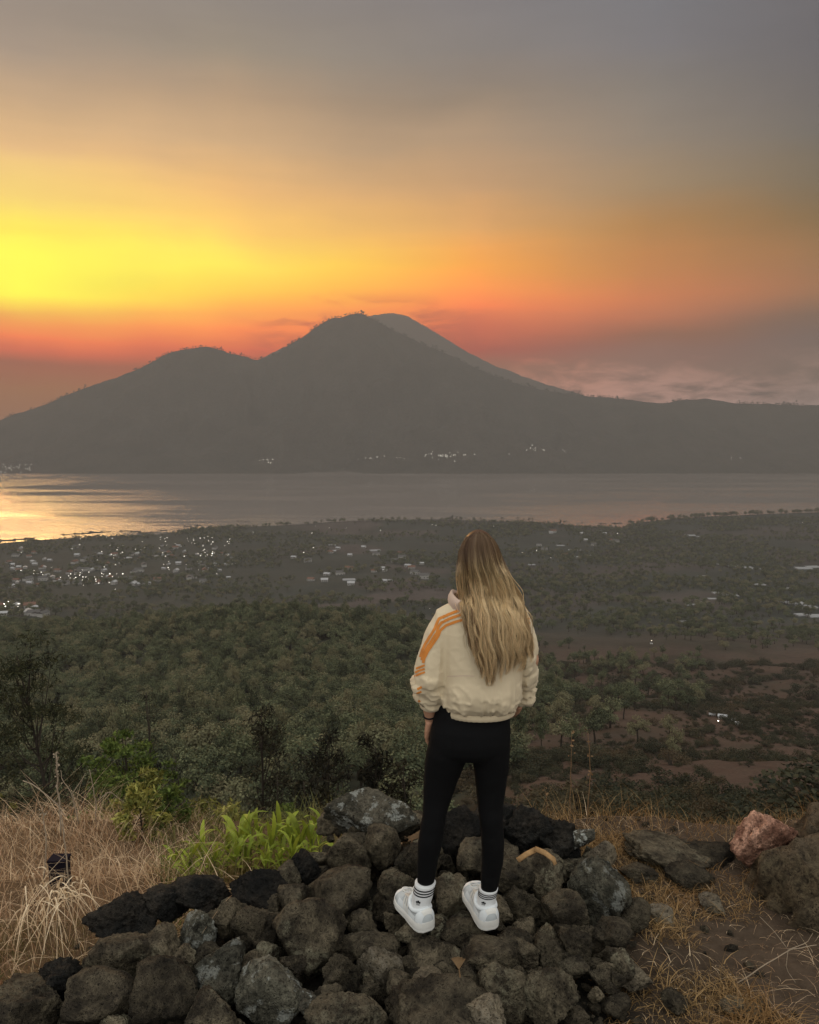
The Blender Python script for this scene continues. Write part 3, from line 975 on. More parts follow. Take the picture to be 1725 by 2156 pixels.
def greenhouse_mesh():
    m = MB()
    a = np.linspace(0, math.pi, 7)
    for k in range(3):
        y0 = k * 6.3
        prof = np.stack([np.zeros(7), y0 + 3 - 3 * np.cos(a), 1.2 + 1.6 * np.sin(a)], -1)
        prof = np.concatenate([[[0, y0, -1]], prof, [[0, y0 + 6, -1]]])
        v, f = loft([prof + [-14, -9, 0], prof + [14, -9, 0]])
        m.add(v, f, 0)
    return m.mesh('greenhouse', [M_film], smooth=False)
gh = greenhouse_mesh()
for px, py, s in [(1455, 1129, 1.2), (1475, 1131, .9), (790, 1160, 1), (845, 1182, 1.1), (735, 1222, .9), (700, 1148, .8), (815, 1224, .8), (1525, 1190, 1), (1548, 1193, 1.1), (1572, 1196, .9), (1590, 1199, .8),
                  (1692, 1198, 1.2), (1712, 1196, 1.1), (1480, 1214, .6), (1600, 1232, .8), (1660, 1240, .7), (1515, 1250, .8), (1540, 1255, .8), (1630, 1262, .9), (1652, 1268, .9),
                  (1675, 1272, 1), (1700, 1280, 1), (1480, 1270, .6), (1455, 1275, .6), (1500, 1262, .5), (1720, 1300, .9), (1690, 1296, .7), (1440, 1310, .4), (1180, 1150, .8), (1290, 1145, .7), (1120, 1190, .6), (1245, 1170, .6), (350, 1170, 1.1), (330, 1172, 1.0), (420, 1168, .9)]:
    p = place(px, py)
    if p is None: continue
    o = link('greenhouse', gh, None, p); s *= 0.8; o.scale = (s, s, s * .8); o.rotation_euler = (0, 0, rng.normal() * .12)
    tag(o, 'long pale plastic greenhouse in the valley', 'greenhouse', 'greenhouses across the valley')
for px, py, s in [(1500, 1508, .25), (1522, 1512, .35), (1540, 1520, .3), (1556, 1526, .25), (1372, 1356, .25)]:
    p = place(px, py)
    if p is None: continue
    o = link('farm_shed', houses[0], None, p); s *= .9; o.scale = (s, s, s * .8); o.rotation_euler = (0, 0, -.4 + rng.normal() * .1)
    tag(o, 'white roofed shed in the scrub below the right slope', 'shed', 'sheds below the right slope')

M_glow, t = material('lamp_glow')
e = t.n('ShaderNodeEmission'); e.inputs[0].default_value = (1.0, 0.93, 0.80, 1); e.inputs[1].default_value = 5.0
oo = t.n('ShaderNodeOutputMaterial'); t.t.links.new(e.outputs[0], oo.inputs[0])
M_glow.cycles.emission_sampling = 'NONE'
def lamp_mesh():
    m = MB()
    v, f = tube(np.array([[0, 0, -1], [0, 0, 5.0], [0.1, 0, 6.2]]), [.12, .09, .08], 5); m.add(v, f, 1)
    bm = bmesh.new(); bmesh.ops.create_icosphere(bm, subdivisions=1, radius=0.8)
    bm.verts.ensure_lookup_table()
    v = np.array([q.co[:] for q in bm.verts]) * [1, 1, .8] + [0.1, 0, 6.6]
    f = [tuple(w_.index for w_ in q.verts) for q in bm.faces]; bm.free()
    m.add(v, f, 0)
    return m.mesh('street_lamp', [M_glow, M_dark])
lm = lamp_mesh()
def lamp_at(p, s, label, group, name='street_lamp'):
    o = link(name, lm, None, p); o.scale = (s, s, s)
    tag(o, label, 'lamp', group)
L1 = []
def cluster(n, x, y, sx, sy):
    for _ in range(n):
        L1.append((rng.normal(x, sx), rng.normal(y, sy)))
cluster(26, 190, 1222, 35, 8); cluster(16, 250, 1172, 26, 7); cluster(10, 80, 1212, 25, 8); cluster(26, 420, 1150, 45, 12)
cluster(20, 400, 1190, 45, 16); cluster(12, 350, 1140, 50, 8); cluster(8, 30, 1278, 18, 5); cluster(12, 240, 1190, 120, 25)
cluster(12, 440, 1172, 12, 3); cluster(10, 185, 1150, 40, 10); cluster(6, 700, 1120, 60, 8)
L1 += [(148, 1222), (160, 1224), (175, 1223), (186, 1225), (200, 1222), (215, 1219), (232, 1216), (246, 1214), (260, 1212), (18, 1277), (30, 1277), (300, 1145), (410, 1150)]
for px, py in L1:
    if px < -5: continue
    p = place(px, py)
    if p is None or p[2] < LAKE_Z + .5: continue
    lamp_at(p, rng.uniform(.4, 1.05), 'tiny bright lamp burning in the lakeside village at left', 'lamps of the village at left')
for px, py in [(910, 1110), (918, 1110), (1040, 1113), (985, 1142), (1300, 1128), (1355, 1138), (1100, 1170), (1190, 1170), (1372, 1355), (1512, 1530), (905, 1285), (1690, 1105), (1160, 1178), (965, 1143), (640, 1170), (660, 1160), (760, 1140), (1130, 1165)]:
    p = place(px, py)
    if p is None or p[2] < LAKE_Z + .5: continue
    lamp_at(p, rng.uniform(.5, 1.0) * (1.0 if p[1] > 1000 else .4), 'tiny lone lamp among the dark valley fields', 'lone lamps in the valley fields', 'field_lamp')
L2 = [(rng.uniform(0, 72), rng.normal(984, 5)) for _ in range(20)] + [(rng.normal(940, 22), rng.normal(960, 4)) for _ in range(30)] + [(rng.uniform(750, 860), rng.normal(964, 2)) for _ in range(10)] \
   + [(rng.uniform(545, 580), 968) for _ in range(5)] + [(rng.normal(1122, 9), rng.normal(946, 5)) for _ in range(9)] + [(1185, 948), (1190, 951), (1072, 955), (1540, 966), (1541, 963), (1560, 964), (62, 985), (63, 990), (565, 974), (570, 975), (1000, 957), (980, 958)]
for px, py in L2:
    j = int(np.clip(np.searchsorted(np.linspace(-900, 2700, 520), px), 1, 518))
    d = ray(px, py)
    zl = mZ[:, j]; yl_ = mY[:, j]
    k = np.nonzero(CAM_Z + d[2] / d[1] * yl_[:70] <= zl[:70])[0]
    if len(k) == 0: continue
    y = yl_[k[0]] - 45
    p = np.array([d[0] / d[1] * y, y, CAM_Z + d[2] / d[1] * y - 14])
    lamp_at(p, rng.uniform(1.5, 2.6), 'tiny bright lamp on the far shore below the mountain', 'lamps on the far shore', 'shore_lamp')

# fish pens floating off the near shore at left
M_pen = simple('pen_timber', (0.05, 0.045, 0.04), 0.9, 0.2, 0.3, .3)
def pen_mesh(seed):
    r = np.random.default_rng(seed); m = MB()
    for i in range(4):
        v, f = box(-16, 16, -9 + i * 6 - .5, -9 + i * 6 + .5, -.2, .7); m.add(v, f)
    for i in range(6):
        v, f = box(-15.5 + i * 6.2 - .5, -15.5 + i * 6.2 + .5, -9.4, 9.4, -.25, .6); m.add(v, f)
    v, f = box(-13, -8, -3, 1, .6, 3.2); m.add(v, f)
    v, f = box(-15.4, 15.4, -8.9, 8.9, -.1, .25); m.add(v, f)
    return m.mesh('fish_pen', [M_pen], smooth=False)
pens = pen_mesh(1)
for px, py, s in [(12, 1143, 1.1), (40, 1141, 1), (62, 1138, .9), (140, 1131, .8), (165, 1129, 1), (182, 1128, .9), (200, 1126, 1.2), (222, 1125, 1), (262, 1123, .9), (285, 1124, 1), (302, 1127, 1), (325, 1125, .8), (345, 1122, .7),
                  (395, 1113, .8), (420, 1111, .7), (1270, 1108, .8), (1300, 1107, 1.0), (505, 1102, .6), (520, 1104, .6)]:
    p = at_z(px, py - 5, LAKE_Z + .1)
    o = link('fish_pen', pens, None, p); o.scale = (s * .9, s * .8, s); o.rotation_euler = (0, 0, .15 + rng.normal() * .15)
    tag(o, 'dark timber fish pen floating just off the near shore', 'fish pen', 'fish pens off the near shore')

# ------------------------------------------------------------------ foreground rocks
def rock_material(name, dark, light, lichen, white=0.0, dust=0.35):
    m, t = material(name)
    tcn = t.n('ShaderNodeTexCoord'); geo = t.n('ShaderNodeNewGeometry'); oi = t.n('ShaderNodeObjectInfo')
    off = t.n('ShaderNodeVectorMath', operation='ADD')
    t.put(off.inputs[0], geo.outputs['Position'])
    t.put(off.inputs[1], t.xyz(t.math('MULTIPLY', oi.outputs['Random'], 37.0), t.math('MULTIPLY', oi.outputs['Random'], 11.0), 0.0))
    P = off.outputs[0]
    n1 = t.noise(P, 7.0, 6, 0.65); n2 = t.noise(P, 38.0, 6, 0.7); n3 = t.noise(P, 2.6, 4, 0.6)
    ves = t.voro(P, 70.0); ves2 = t.voro(P, 150.0)
    c = t.mix(t.sstep(0.38, 0.64, n1), dark, light)
    c = t.mix(1.0, c, t.lin(0.3, 0.7, n2, 0.35, 1.75), 'MULTIPLY')
    lich = t.math('MULTIPLY', t.sstep(0.50, 0.62, n3), t.sstep(0.42, 0.62, n2))
    c = t.mix(t.math('MULTIPLY', lich, t.lin(0.2, 0.9, oi.outputs['Random'], 0.15, 1.0)), c, lichen)
    up = t.n('ShaderNodeSeparateXYZ'); t.put(up.inputs[0], geo.outputs['Normal'])
    du = t.math('MULTIPLY', t.math('MULTIPLY', t.sstep(0.35, 0.95, up.outputs[2]), t.sstep(0.35, 0.65, n1)), dust)
    c = t.mix(du, c, (0.105, 0.082, 0.055))
    if white > 0:
        wn = t.noise(P, 11.0, 5, 0.7)
        c = t.mix(t.math('MULTIPLY', t.sstep(0.53, 0.60, wn), white), c, (0.42, 0.44, 0.40))
    hv = t.n('ShaderNodeHueSaturation'); t.put(hv.inputs['Color'], c); t.put(hv.inputs['Value'], t.lin(0, 1, oi.outputs['Random'], 0.62, 1.6))
    h = t.math('ADD', t.math('MULTIPLY', n2, 0.8), t.math('MULTIPLY', t.sstep(0.0, 0.35, ves), 0.5))
    h = t.math('ADD', h, t.math('MULTIPLY', t.sstep(0.0, 0.4, ves2), 0.25))
    nm = t.bump(h, 1.0, 0.030, t.bump(n1, 0.9, 0.07))
    finish(t, hv.outputs[0], 0.92, nm, 0.18)
    return m
M_rock = rock_material('lava_rock', (0.026, 0.021, 0.014), (0.105, 0.088, 0.057), (0.18, 0.172, 0.118))
M_rock_l = rock_material('lichen_rock', (0.043, 0.041, 0.030), (0.118, 0.112, 0.082), (0.21, 0.205, 0.16), 0.40)
M_rock_w = rock_material('white_lichen_rock', (0.035, 0.035, 0.028), (0.085, 0.08, 0.062), (0.20, 0.20, 0.17), 1.0)
M_rock_b = rock_material('black_rock', (0.010, 0.010, 0.009), (0.026, 0.022, 0.017), (0.03, 0.03, 0.025), 0.0, 0.05)
M_rock_p = rock_material('red_rock', (0.24, 0.12, 0.08), (0.62, 0.36, 0.25), (0.66, 0.46, 0.36), 0.0, 0.1)
M_rock_t = rock_material('tan_rock', (0.075, 0.062, 0.044), (0.16, 0.135, 0.092), (0.2, 0.18, 0.14), 0.0, 0.4)

def rock_mesh(seed, mats, facets=13, sub=5, crag=0.10):
    r = np.random.default_rng(seed)
    bm = bmesh.new(); bmesh.ops.create_icosphere(bm, subdivisions=sub, radius=1.0)
    bm.verts.ensure_lookup_table()
    v = np.array([q.co[:] for q in bm.verts]); f = [tuple(w_.index for w_ in q.verts) for q in bm.faces]; bm.free()
    d = v.copy()
    rad = np.full(len(v), 1.3)
    ns = unit(r.normal(size=(facets, 3))); hs = r.uniform(0.62, 1.0, facets)
    for n_, h_ in zip(ns, hs):
        c = d @ n_
        lim = np.where(c > 0.05, h_ / np.maximum(c, 0.05), 9)
        k = 45.0                                     # soft minimum keeps worn edges
        rad = -np.log(np.exp(-k * rad) + np.exp(-k * np.minimum(lim, 3))) / k
    v = d * rad[:, None]
    rid = 1 - np.abs(fbm(v * 2.6 + seed * 1.3, 3, seed + 9)) * 2.2
    v += d * (fbm(v * 1.5 + seed, 4, seed) * crag * 0.9 + rid * crag * .30 + fbm(v * 5.5 + seed, 4, seed + 3, 0.65) * crag * 1.05 + fbm(v * 16 + seed, 3, seed + 5, .65) * crag * 0.62)[:, None]
    v /= np.abs(v).max(0)
    m = MB(); m.add(v, f)
    return m.mesh('rock', mats)
ROCKS = [rock_mesh(500 + k, [M_rock], 8 + k % 5, 5 if k < 9 else 4, 0.11 + 0.02 * (k % 4)) for k in range(14)]
def with_mat(me, mat):
    c = me.copy(); c.materials.clear(); c.materials.append(mat); return c
ROCKS_L = [with_mat(ROCKS[k], M_rock_l) for k in (0, 3, 5)]
ROCKS_W = [with_mat(ROCKS[k], M_rock_w) for k in (1, 4)]
ROCKS_B = [with_mat(ROCKS[k], M_rock_b) for k in (2, 6, 7)]
ROCKS_T = [with_mat(ROCKS[k], M_rock_t) for k in (0, 6)]

pile = empty('lava_rock_pile', (0, 3.3, 0))
tag(pile, 'pile of rough dark lava rocks under the standing woman', 'rock pile')
placed = []
def put_rock(me, c, s, parent=pile, rot=None, name='rock'):
    o = link(name, me, parent)
    loc = np.asarray(c, float)
    if parent is not None:
        loc = loc - np.array(parent.location)
    o.location = loc.tolist(); o.scale = [float(q) for q in s]
    o.rotation_euler = rot if rot is not None else (rng.uniform(-.4, .4), rng.uniform(-.4, .4), rng.uniform(0, 6.28))
    return o
def rock_px(px, py, wpx, hpx, kind='n', top=None, depth=1.0):
    """a rock seen at this place of the picture; its middle lies a little below the surface of the pile"""
    zc = -0.045
    p = at_z(px, py, zc)
    k = (p[1] * cp - (p[2] - CAM_Z) * sp) / F
    a = wpx * k * 0.585
    hz = hpx * k * 0.64
    feet = min(np.hypot(p[0] - 0.06, p[1] - 3.2), np.hypot(p[0] - 0.30, p[1] - 3.2))
    if feet < 0.30:
        zc = min(zc, -hz - 0.002)
        p = at_z(px, py, zc)
    src = {'n': ROCKS, 'l': ROCKS_L, 'w': ROCKS_W, 'b': ROCKS_B, 't': ROCKS_T}[kind]
    me = src[int(rng.integers(len(src)))]
    o = put_rock(me, (p[0], p[1], zc), (a, a * rng.uniform(.85, 1.1) * depth, hz), rot=(rng.uniform(-.4, .4), rng.uniform(-.4, .4), rng.uniform(0, 6.28)))
    placed.append((p[0], p[1], (a + hz) / 2))
    return o
BIG = [(415, 1965, 84, 80, 'l'), (335, 2008, 120, 95, 'n'), (650, 1985, 145, 150, 'n'), (475, 2045, 115, 105, 'l'), (565, 2092, 140, 115, 'l'), (645, 2108, 66, 50, 'w'),
       (715, 2050, 88, 78, 'n'), (806, 2056, 98, 130, 't'), (903, 2014, 118, 85, 'n'), (790, 1992, 100, 66, 'n'), (715, 1895, 135, 95, 'n'), (905, 2086, 86, 66, 't'),
       (1065, 2085, 118, 115, 'n'), (1030, 2026, 140, 74, 'n'), (1160, 2022, 110, 90, 'n'), (1095, 1925, 140, 105, 'n'), (1262, 1882, 128, 125, 'l'), (945, 1898, 84, 90, 'n'),
       (735, 1805, 84, 90, 'n'), (800, 1790, 76, 84, 'n'), (955, 1760, 100, 95, 'b'), (1000, 1810, 80, 70, 'n'), (1110, 1752, 120, 100, 'b'), (1180, 1768, 105, 85, 'b'), (1040, 1738, 90, 70, 'b'),
       (545, 1876, 118, 66, 'b'), (430, 1880, 116, 66, 'b'), (262, 1930, 140, 80, 'b'), (352, 1902, 90, 60, 'b'), (250, 2026, 130, 96, 'n'), (200, 2105, 160, 100, 'n'), (60, 2130, 160, 90, 'n'), (335, 2098, 150, 120, 'n'),
       (440, 2140, 120, 80, 'n'), (545, 1960, 96, 76, 'n'), (930, 2142, 210, 80, 'n'), (720, 2148, 130, 70, 'n'), (1155, 2105, 100, 96, 'n'), (845, 1880, 90, 70, 'n'), (620, 1900, 80, 60, 'n'),
       (880, 1830, 90, 80, 'n'), (1075, 1845, 90, 70, 'n'), (1140, 1845, 100, 90, 'n'), (1010, 1905, 70, 70, 'n'), (760, 1950, 80, 60, 'n'), (980, 1965, 90, 60, 'n'), (640, 1825, 80, 60, 'b'), (600, 1850, 70, 44, 'n'),
       (830, 1905, 90, 60, 'n'), (1190, 1925, 90, 80, 'n'), (1020, 2140, 110, 70, 't'), (610, 2040, 60, 50, 'n'), (860, 2120, 60, 40, 'n'), (1215, 1985, 80, 60, 'n'), (700, 1955, 60, 46, 'n'), (1290, 1965, 90, 50, 'n'), (130, 2060, 120, 70, 'b'),
       (480, 1935, 90, 70, 'n'), (380, 2030, 70, 60, 'n'), (520, 2030, 60, 44, 'n'), (690, 2105, 60, 50, 'n'), (985, 2065, 60, 50, 'n'), (1110, 2010, 70, 50, 'n'), (930, 1955, 70, 44, 'n'), (1080, 1985, 80, 50, 'n'), (870, 1965, 80, 46, 'n')]
for b_ in BIG:
    rock_px(*b_)
# the filling of smaller stones between
POLY = [(-1.70, 2.35), (-1.45, 2.85), (-1.0, 3.35), (-.45, 4.0), (-.47, 4.40), (.6, 4.42), (.98, 4.0), (1.05, 3.45), (.75, 2.9), (.62, 2.35)]
def inside(x, y):
    c = False
    for (x0, y0), (x1, y1) in zip(POLY, POLY[1:] + POLY[:1]):
        if (y0 > y) != (y1 > y) and x < (x1 - x0) * (y - y0) / (y1 - y0) + x0:
            c = not c
    return c
nfill = 0
for _ in range(6000):
    if nfill >= 232: break
    x, y = rng.uniform(-1.75, 1.05), rng.uniform(2.35, 4.45)
    if not inside(x, y): continue
    s = rng.uniform(.026, .085)
    if any((x - a) ** 2 + (y - b_) ** 2 < (0.56 * (s + c)) ** 2 for a, b_, c in placed): continue
    placed.append((x, y, s))
    put_rock(ROCKS[int(rng.integers(14))], (x, y, -.13 + s * .6), (s * 1.15, s * rng.uniform(.8, 1.1), s * .85)); nfill += 1
# rubble under and between, too small to pick apart
m = MB()
bm = bmesh.new(); bmesh.ops.create_icosphere(bm, subdivisions=1, radius=1.0); bm.verts.ensure_lookup_table()
iv = np.array([q.co[:] for q in bm.verts]); jf = np.array([[w_.index for w_ in q.verts] for q in bm.faces]); bm.free()
cnt = 0
while cnt < 2600:
    x, y = rng.uniform(-1.8, 1.5), rng.uniform(2.2, 4.5)
    if not inside(x, y) and rng.random() > 0.12: continue
    s = rng.uniform(.006, .028)
    z = ground(np.array([x]), np.array([y]))[0]
    q = iv * (1 + .28 * rng.normal(size=(len(iv), 1))) * s * [1, rng.uniform(.6, 1.1), rng.uniform(.5, .9)]
    a = rng.uniform(0, 6.28); R_ = np.array([[math.cos(a), -math.sin(a), 0], [math.sin(a), math.cos(a), 0], [0, 0, 1]])
    m.add(q @ R_.T + [x, y - 3.3, z + s * .3 + (.02 if inside(x, y) else 0)], jf); cnt += 1
tag(m.obj('rubble', M_rock, pile, smooth=False), kind='stuff')

# rocks one can name
def named_rock(name, mat, px, py, wpx, hpx, zc, seed, label, rot=(0, 0, 0), dep_=0.8, facets=9, crag=.1):
    me = rock_mesh(seed, [mat], facets, 5, crag)
    p = at_z(px, py, zc)
    k = (p[1] * cp - (p[2] - CAM_Z) * sp) / F
    o = put_rock(me, p, (wpx * k * .55, wpx * k * .55 * dep_, hpx * k * .62), None, rot, name)
    tag(o, label, 'rock')
    return o
named_rock('lichen_slab', rock_material('slab_rock', (0.030, 0.028, 0.020), (0.085, 0.078, 0.058), (0.16, 0.16, 0.13), .45), 790, 1722, 200, 100, -.03, 901, 'broad upright rock slab with white lichen at the back edge of the pile', (0, 0, .1), .45)
named_rock('red_rock', M_rock_p, 1612, 1762, 138, 104, .0, 902, 'bright reddish pink rock on top of the bank at right', (.1, .25, .4), .6, 7, .15)
named_rock('white_speckled_rock', M_rock_w, 1228, 1764, 44, 46, .0, 903, 'small rock with a white speckled face beside the black boulder', (0, .4, .2), .8)
named_rock('orange_edged_rock', M_rock_t, 1262, 1806, 66, 66, -.06, 904, 'tan edged rock leaning behind the white speckled one', (0, .5, 0), .7)
named_rock('earth_bank', M_rock_t if False else rock_material('bank_earth', (0.048, 0.036, 0.022), (0.115, 0.084, 0.050), (0.13, 0.105, 0.06), 0, .6), 1745, 1950, 520, 400, -.46, 905, 'large crumbling earth bank at the right edge of the picture', (0, .1, .2), .9, 8, .19)
named_rock('flat_ground_rock', M_rock, 1400, 1800, 210, 50, -.16, 906, 'low flat rock half sunk in the brown soil right of the pile', (0, .05, 0), .7)

for k, (px, py, wq, hq) in enumerate([(1395, 1930, 70, 40), (1450, 1850, 90, 44), (1500, 1800, 110, 40), (1330, 2060, 80, 50), (1300, 2120, 70, 60), (1420, 2110, 60, 30), (1500, 1905, 60, 34), (1345, 1840, 80, 50), (1560, 2120, 80, 36), (1260, 2000, 80, 44)]):
    p = at_z(px, py, -.16); kk = (p[1] * cp - (p[2] - CAM_Z) * sp) / F
    me_ = ROCKS[int(rng.integers(14))] if k % 3 else ROCKS_T[0]
    o = put_rock(me_, p, (wq * kk * .6, wq * kk * .5, hq * kk * .55), None, (rng.uniform(-.2, .2), rng.uniform(-.2, .2), rng.uniform(0, 6)), 'soil_rock')
    tag(o, 'dark rock half buried in the bare soil right of the pile', 'rock', 'rocks half buried in the soil at right')
# bent piece of dry bark lying on the rocks
M_barkp = simple('dry_bark', (0.33, 0.20, 0.09), 0.85, 0.2, 0.6, 60.0, 0.4, .004)
bark = empty('bent_bark', at_z(1130, 1812, .06))
tag(bark, 'bent tan strip of dry bark propped on the rocks right of her legs', 'bark')
def strip(pts, wdt, th, flat):
    return tube(np.array(pts), np.tile([[wdt, th]], (len(pts), 1)), 8, True, flat)
o_ = np.array(bark.location)
a_, b_, c_ = at_y(1090, 1812, 3.54) - o_, at_y(1128, 1789, 3.57) - o_, at_y(1170, 1815, 3.52) - o_
m = MB(); m.add(*strip([a_, a_ * .5 + b_ * .5 + [0, 0, .004], b_], .004, .012, (0, .6, .8))); m.obj('long_strip', M_barkp, bark)
m = MB(); m.add(*strip([b_ + [-.004, -.004, .006], b_ * .55 + c_ * .45 + [0, 0, .012], c_ * .85 + b_ * .15 + [.004, 0, .004], c_ + [0, 0, -.012]], .004, .012, (0, .6, .8))); m.obj('curled_strip', M_barkp, bark)
# dried leaf in the stones
M_dryleaf = simple('dry_leaf', (0.13, 0.08, 0.038), 0.8, 0.2, 0.4, 40)
m = MB()
p = at_z(966, 2040, .03)
for a in (-.5, -.15, .2, .6):
    t_ = np.linspace(0, 1, 6)
    q = np.stack([np.sin(a) * .055 * t_, np.cos(a) * .065 * t_ - .02, .012 + .02 * np.sin(t_ * 3)], -1)
    w_ = np.array([math.cos(a), -math.sin(a), .3]) * (.010 * np.sin(np.pi * np.clip(t_ * .9 + .05, 0, 1)))[:, None]
    m.add(np.concatenate([q - w_, q + w_]), [(i, i + 1, i + 7, i + 6) for i in range(5)])
m.add(*tube(np.array([[0, -.02, .012], [.002, -.05, .01], [.0, -.08, .0]]), [.003, .003, .002], 5))
o = m.obj('dried_leaf', M_dryleaf); o.location = p.tolist()
tag(o, 'small curled brown dried leaf in the stones below her right shoe', 'leaf')

# ------------------------------------------------------------------ dry grass
def grass_mat(name, c0, c1, c2):
    m, t = material(name)
    geo = t.n('ShaderNodeNewGeometry')
    r1 = geo.outputs['Random Per Island']
    n = t.noise(geo.outputs['Position'], 1.6, 3)
    c = t.mix(t.sstep(0.1, 0.9, r1), c0, c1)
    c = t.mix(t.math('MULTIPLY', t.sstep(.42, .66, n), .8), c, c2)
    b = t.n('ShaderNodeBsdfPrincipled'); t.put(b.inputs['Base Color'], c); b.inputs['Roughness'].default_value = .6; b.inputs['Specular IOR Level'].default_value = .3
    tr = t.n('ShaderNodeBsdfTranslucent'); t.put(tr.inputs[0], c)
    mx = t.n('ShaderNodeMixShader'); mx.inputs[0].default_value = .3
    t.t.links.new(b.outputs[0], mx.inputs[1]); t.t.links.new(tr.outputs[0], mx.inputs[2])
    o = t.n('ShaderNodeOutputMaterial'); t.t.links.new(mx.outputs[0], o.inputs[0])
    return m
M_straw = grass_mat('straw', (0.32, 0.19, 0.095), (0.85, 0.66, 0.43), (0.26, 0.135, 0.07))
M_straw_g = grass_mat('greenish_grass', (0.12, 0.095, 0.035), (0.26, 0.20, 0.08), (0.09, 0.085, 0.025))
M_straw_d = grass_mat('dark_dry_grass', (0.15, 0.09, 0.032), (0.46, 0.30, 0.13), (0.22, 0.105, 0.028))

M_weed = grass_mat('weeds', (0.06, 0.072, 0.018), (0.20, 0.20, 0.05), (0.16, 0.10, 0.04))
def grass_field(name, mat, n, xr, yr_, cond, hr, lean_, curve, wid, label, segs=4):
    x = rng.uniform(*xr, n); y = rng.uniform(*yr_, n)
    k = cond(x, y)
    x, y = x[k], y[k]
    z = ground(x, y) - .01
    N_ = len(x)
    h = rng.uniform(*hr, N_) * (.6 + .8 * sstep(-.3, .4, fbm(p3(x * 1.3, y * 1.3), 2, 91)))
    a = rng.uniform(0, 6.28, N_); L = h * rng.uniform(*lean_, N_)
    ln = np.stack([np.cos(a) * L, np.sin(a) * L], -1)
    v, q, M_ = blades(np.stack([x, y, z], -1), h, ln, rng.uniform(*curve, N_), rng.uniform(*wid, N_), rng, segs)
    m = MB(); m.add(v, q)
    o = m.obj(name, mat); tag(o, label, 'grass', kind='stuff')
    return o
def d_left(x, y):
    return (x + 1.52) * -0.759 + (y - 2.81) * 0.651
grass_field('dry_grass', M_straw, 16000, (-4.6, -.2), (2.6, 8.5), lambda x, y: (d_left(x, y) > .04) & (x < -.235 * y - .1 + .12 * rng.normal(size=len(x))) & (rng.random(len(x)) < .85) & (x > -.62 * y - .3) & (x < -.13 * y - .05 + .3 * (rng.random(len(x)) ** 2)),
            (.10, .42), (.3, 1.2), (.1, .9), (.0025, .007), 'tall straw coloured dry grass on the slope at left')
grass_field('green_undergrowth', M_weed, 9000, (-2.4, -.1), (3.9, 7.5), lambda x, y: (d_left(x, y) > .04) & (x > -.30 * y - .1) & (x < -.07 * y), (.08, .30), (.3, 1.0), (.1, .7), (.004, .010), 'tangled green and brown weeds between the dry grass and the rocks')
grass_field('short_grass', M_straw_g, 7000, (-2.2, -.9), (2.4, 4.2), lambda x, y: (d_left(x, y) > -.02) & (x > -.62 * y - .2), (.04, .14), (.2, .8), (.1, .5), (.002, .005), 'short greenish grass at the foot of the rocks at left', 3)
grass_field('hanging_grass', M_straw, 1500, (-2.1, -.7), (2.5, 3.9), lambda x, y: (np.abs(d_left(x, y) - .12) < .16), (.22, .5), (.6, 1.3), (.5, 1.2), (.004, .008), 'long pale grass stems hanging over the rocks at left', 6)
nb = 46
cb = np.array([at_z(px, py, -.33) for px, py in zip(rng.normal(125, 30, nb), rng.normal(1885, 22, nb))])
ab = rng.uniform(-2.6, .4, nb); Lb = rng.uniform(.10, .34, nb)
v_, q_, _ = blades(cb, rng.uniform(.14, .26, nb), np.stack([np.cos(ab) * Lb, np.sin(ab) * Lb], -1), rng.uniform(1.2, 2.6, nb), rng.uniform(.007, .012, nb), rng, 9)
m = MB(); m.add(v_, q_)
tag(m.obj('bent_straw', grass_mat('pale_straw', (0.62, 0.47, 0.29), (0.88, 0.74, 0.52), (0.6, 0.42, 0.24))), 'clump of thick pale bent straws arching over the rocks at lower left', 'grass', kind='stuff')
cl = lambda x, y: sstep(-.05, .25, fbm(p3(x * 2.4, y * 2.4), 3, 33)) * np.exp(-((x - 1.28 - .25 * (3.2 - y)) / .42) ** 2)
grass_field('dry_tufts', M_straw_d, 30000, (.7, 2.3), (2.3, 4.3), lambda x, y: rng.random(len(x)) < cl(x, y) * .95, (.04, .16), (.4, 1.4), (.2, .8), (.003, .006), 'tangled reddish brown dry grass on the soil at right', 3)
grass_field('sparse_straw', M_straw, 3200, (.5, 2.6), (2.3, 4.5), lambda x, y: ~((x < .9) & (y < 3.9)) | (rng.random(len(x)) < .1), (.03, .14), (.6, 1.8), (.4, 1.1), (.002, .0045), 'single pale straws lying over the brown soil at right', 3)
grass_field('edge_grass', M_straw_d, 5000, (.5, 2.9), (4.1, 5.4), lambda x, y: rng.random(len(x)) < .7, (.05, .2), (.3, 1.0), (.1, .7), (.002, .004), 'dry brown grass along the edge of the drop at right', 3)

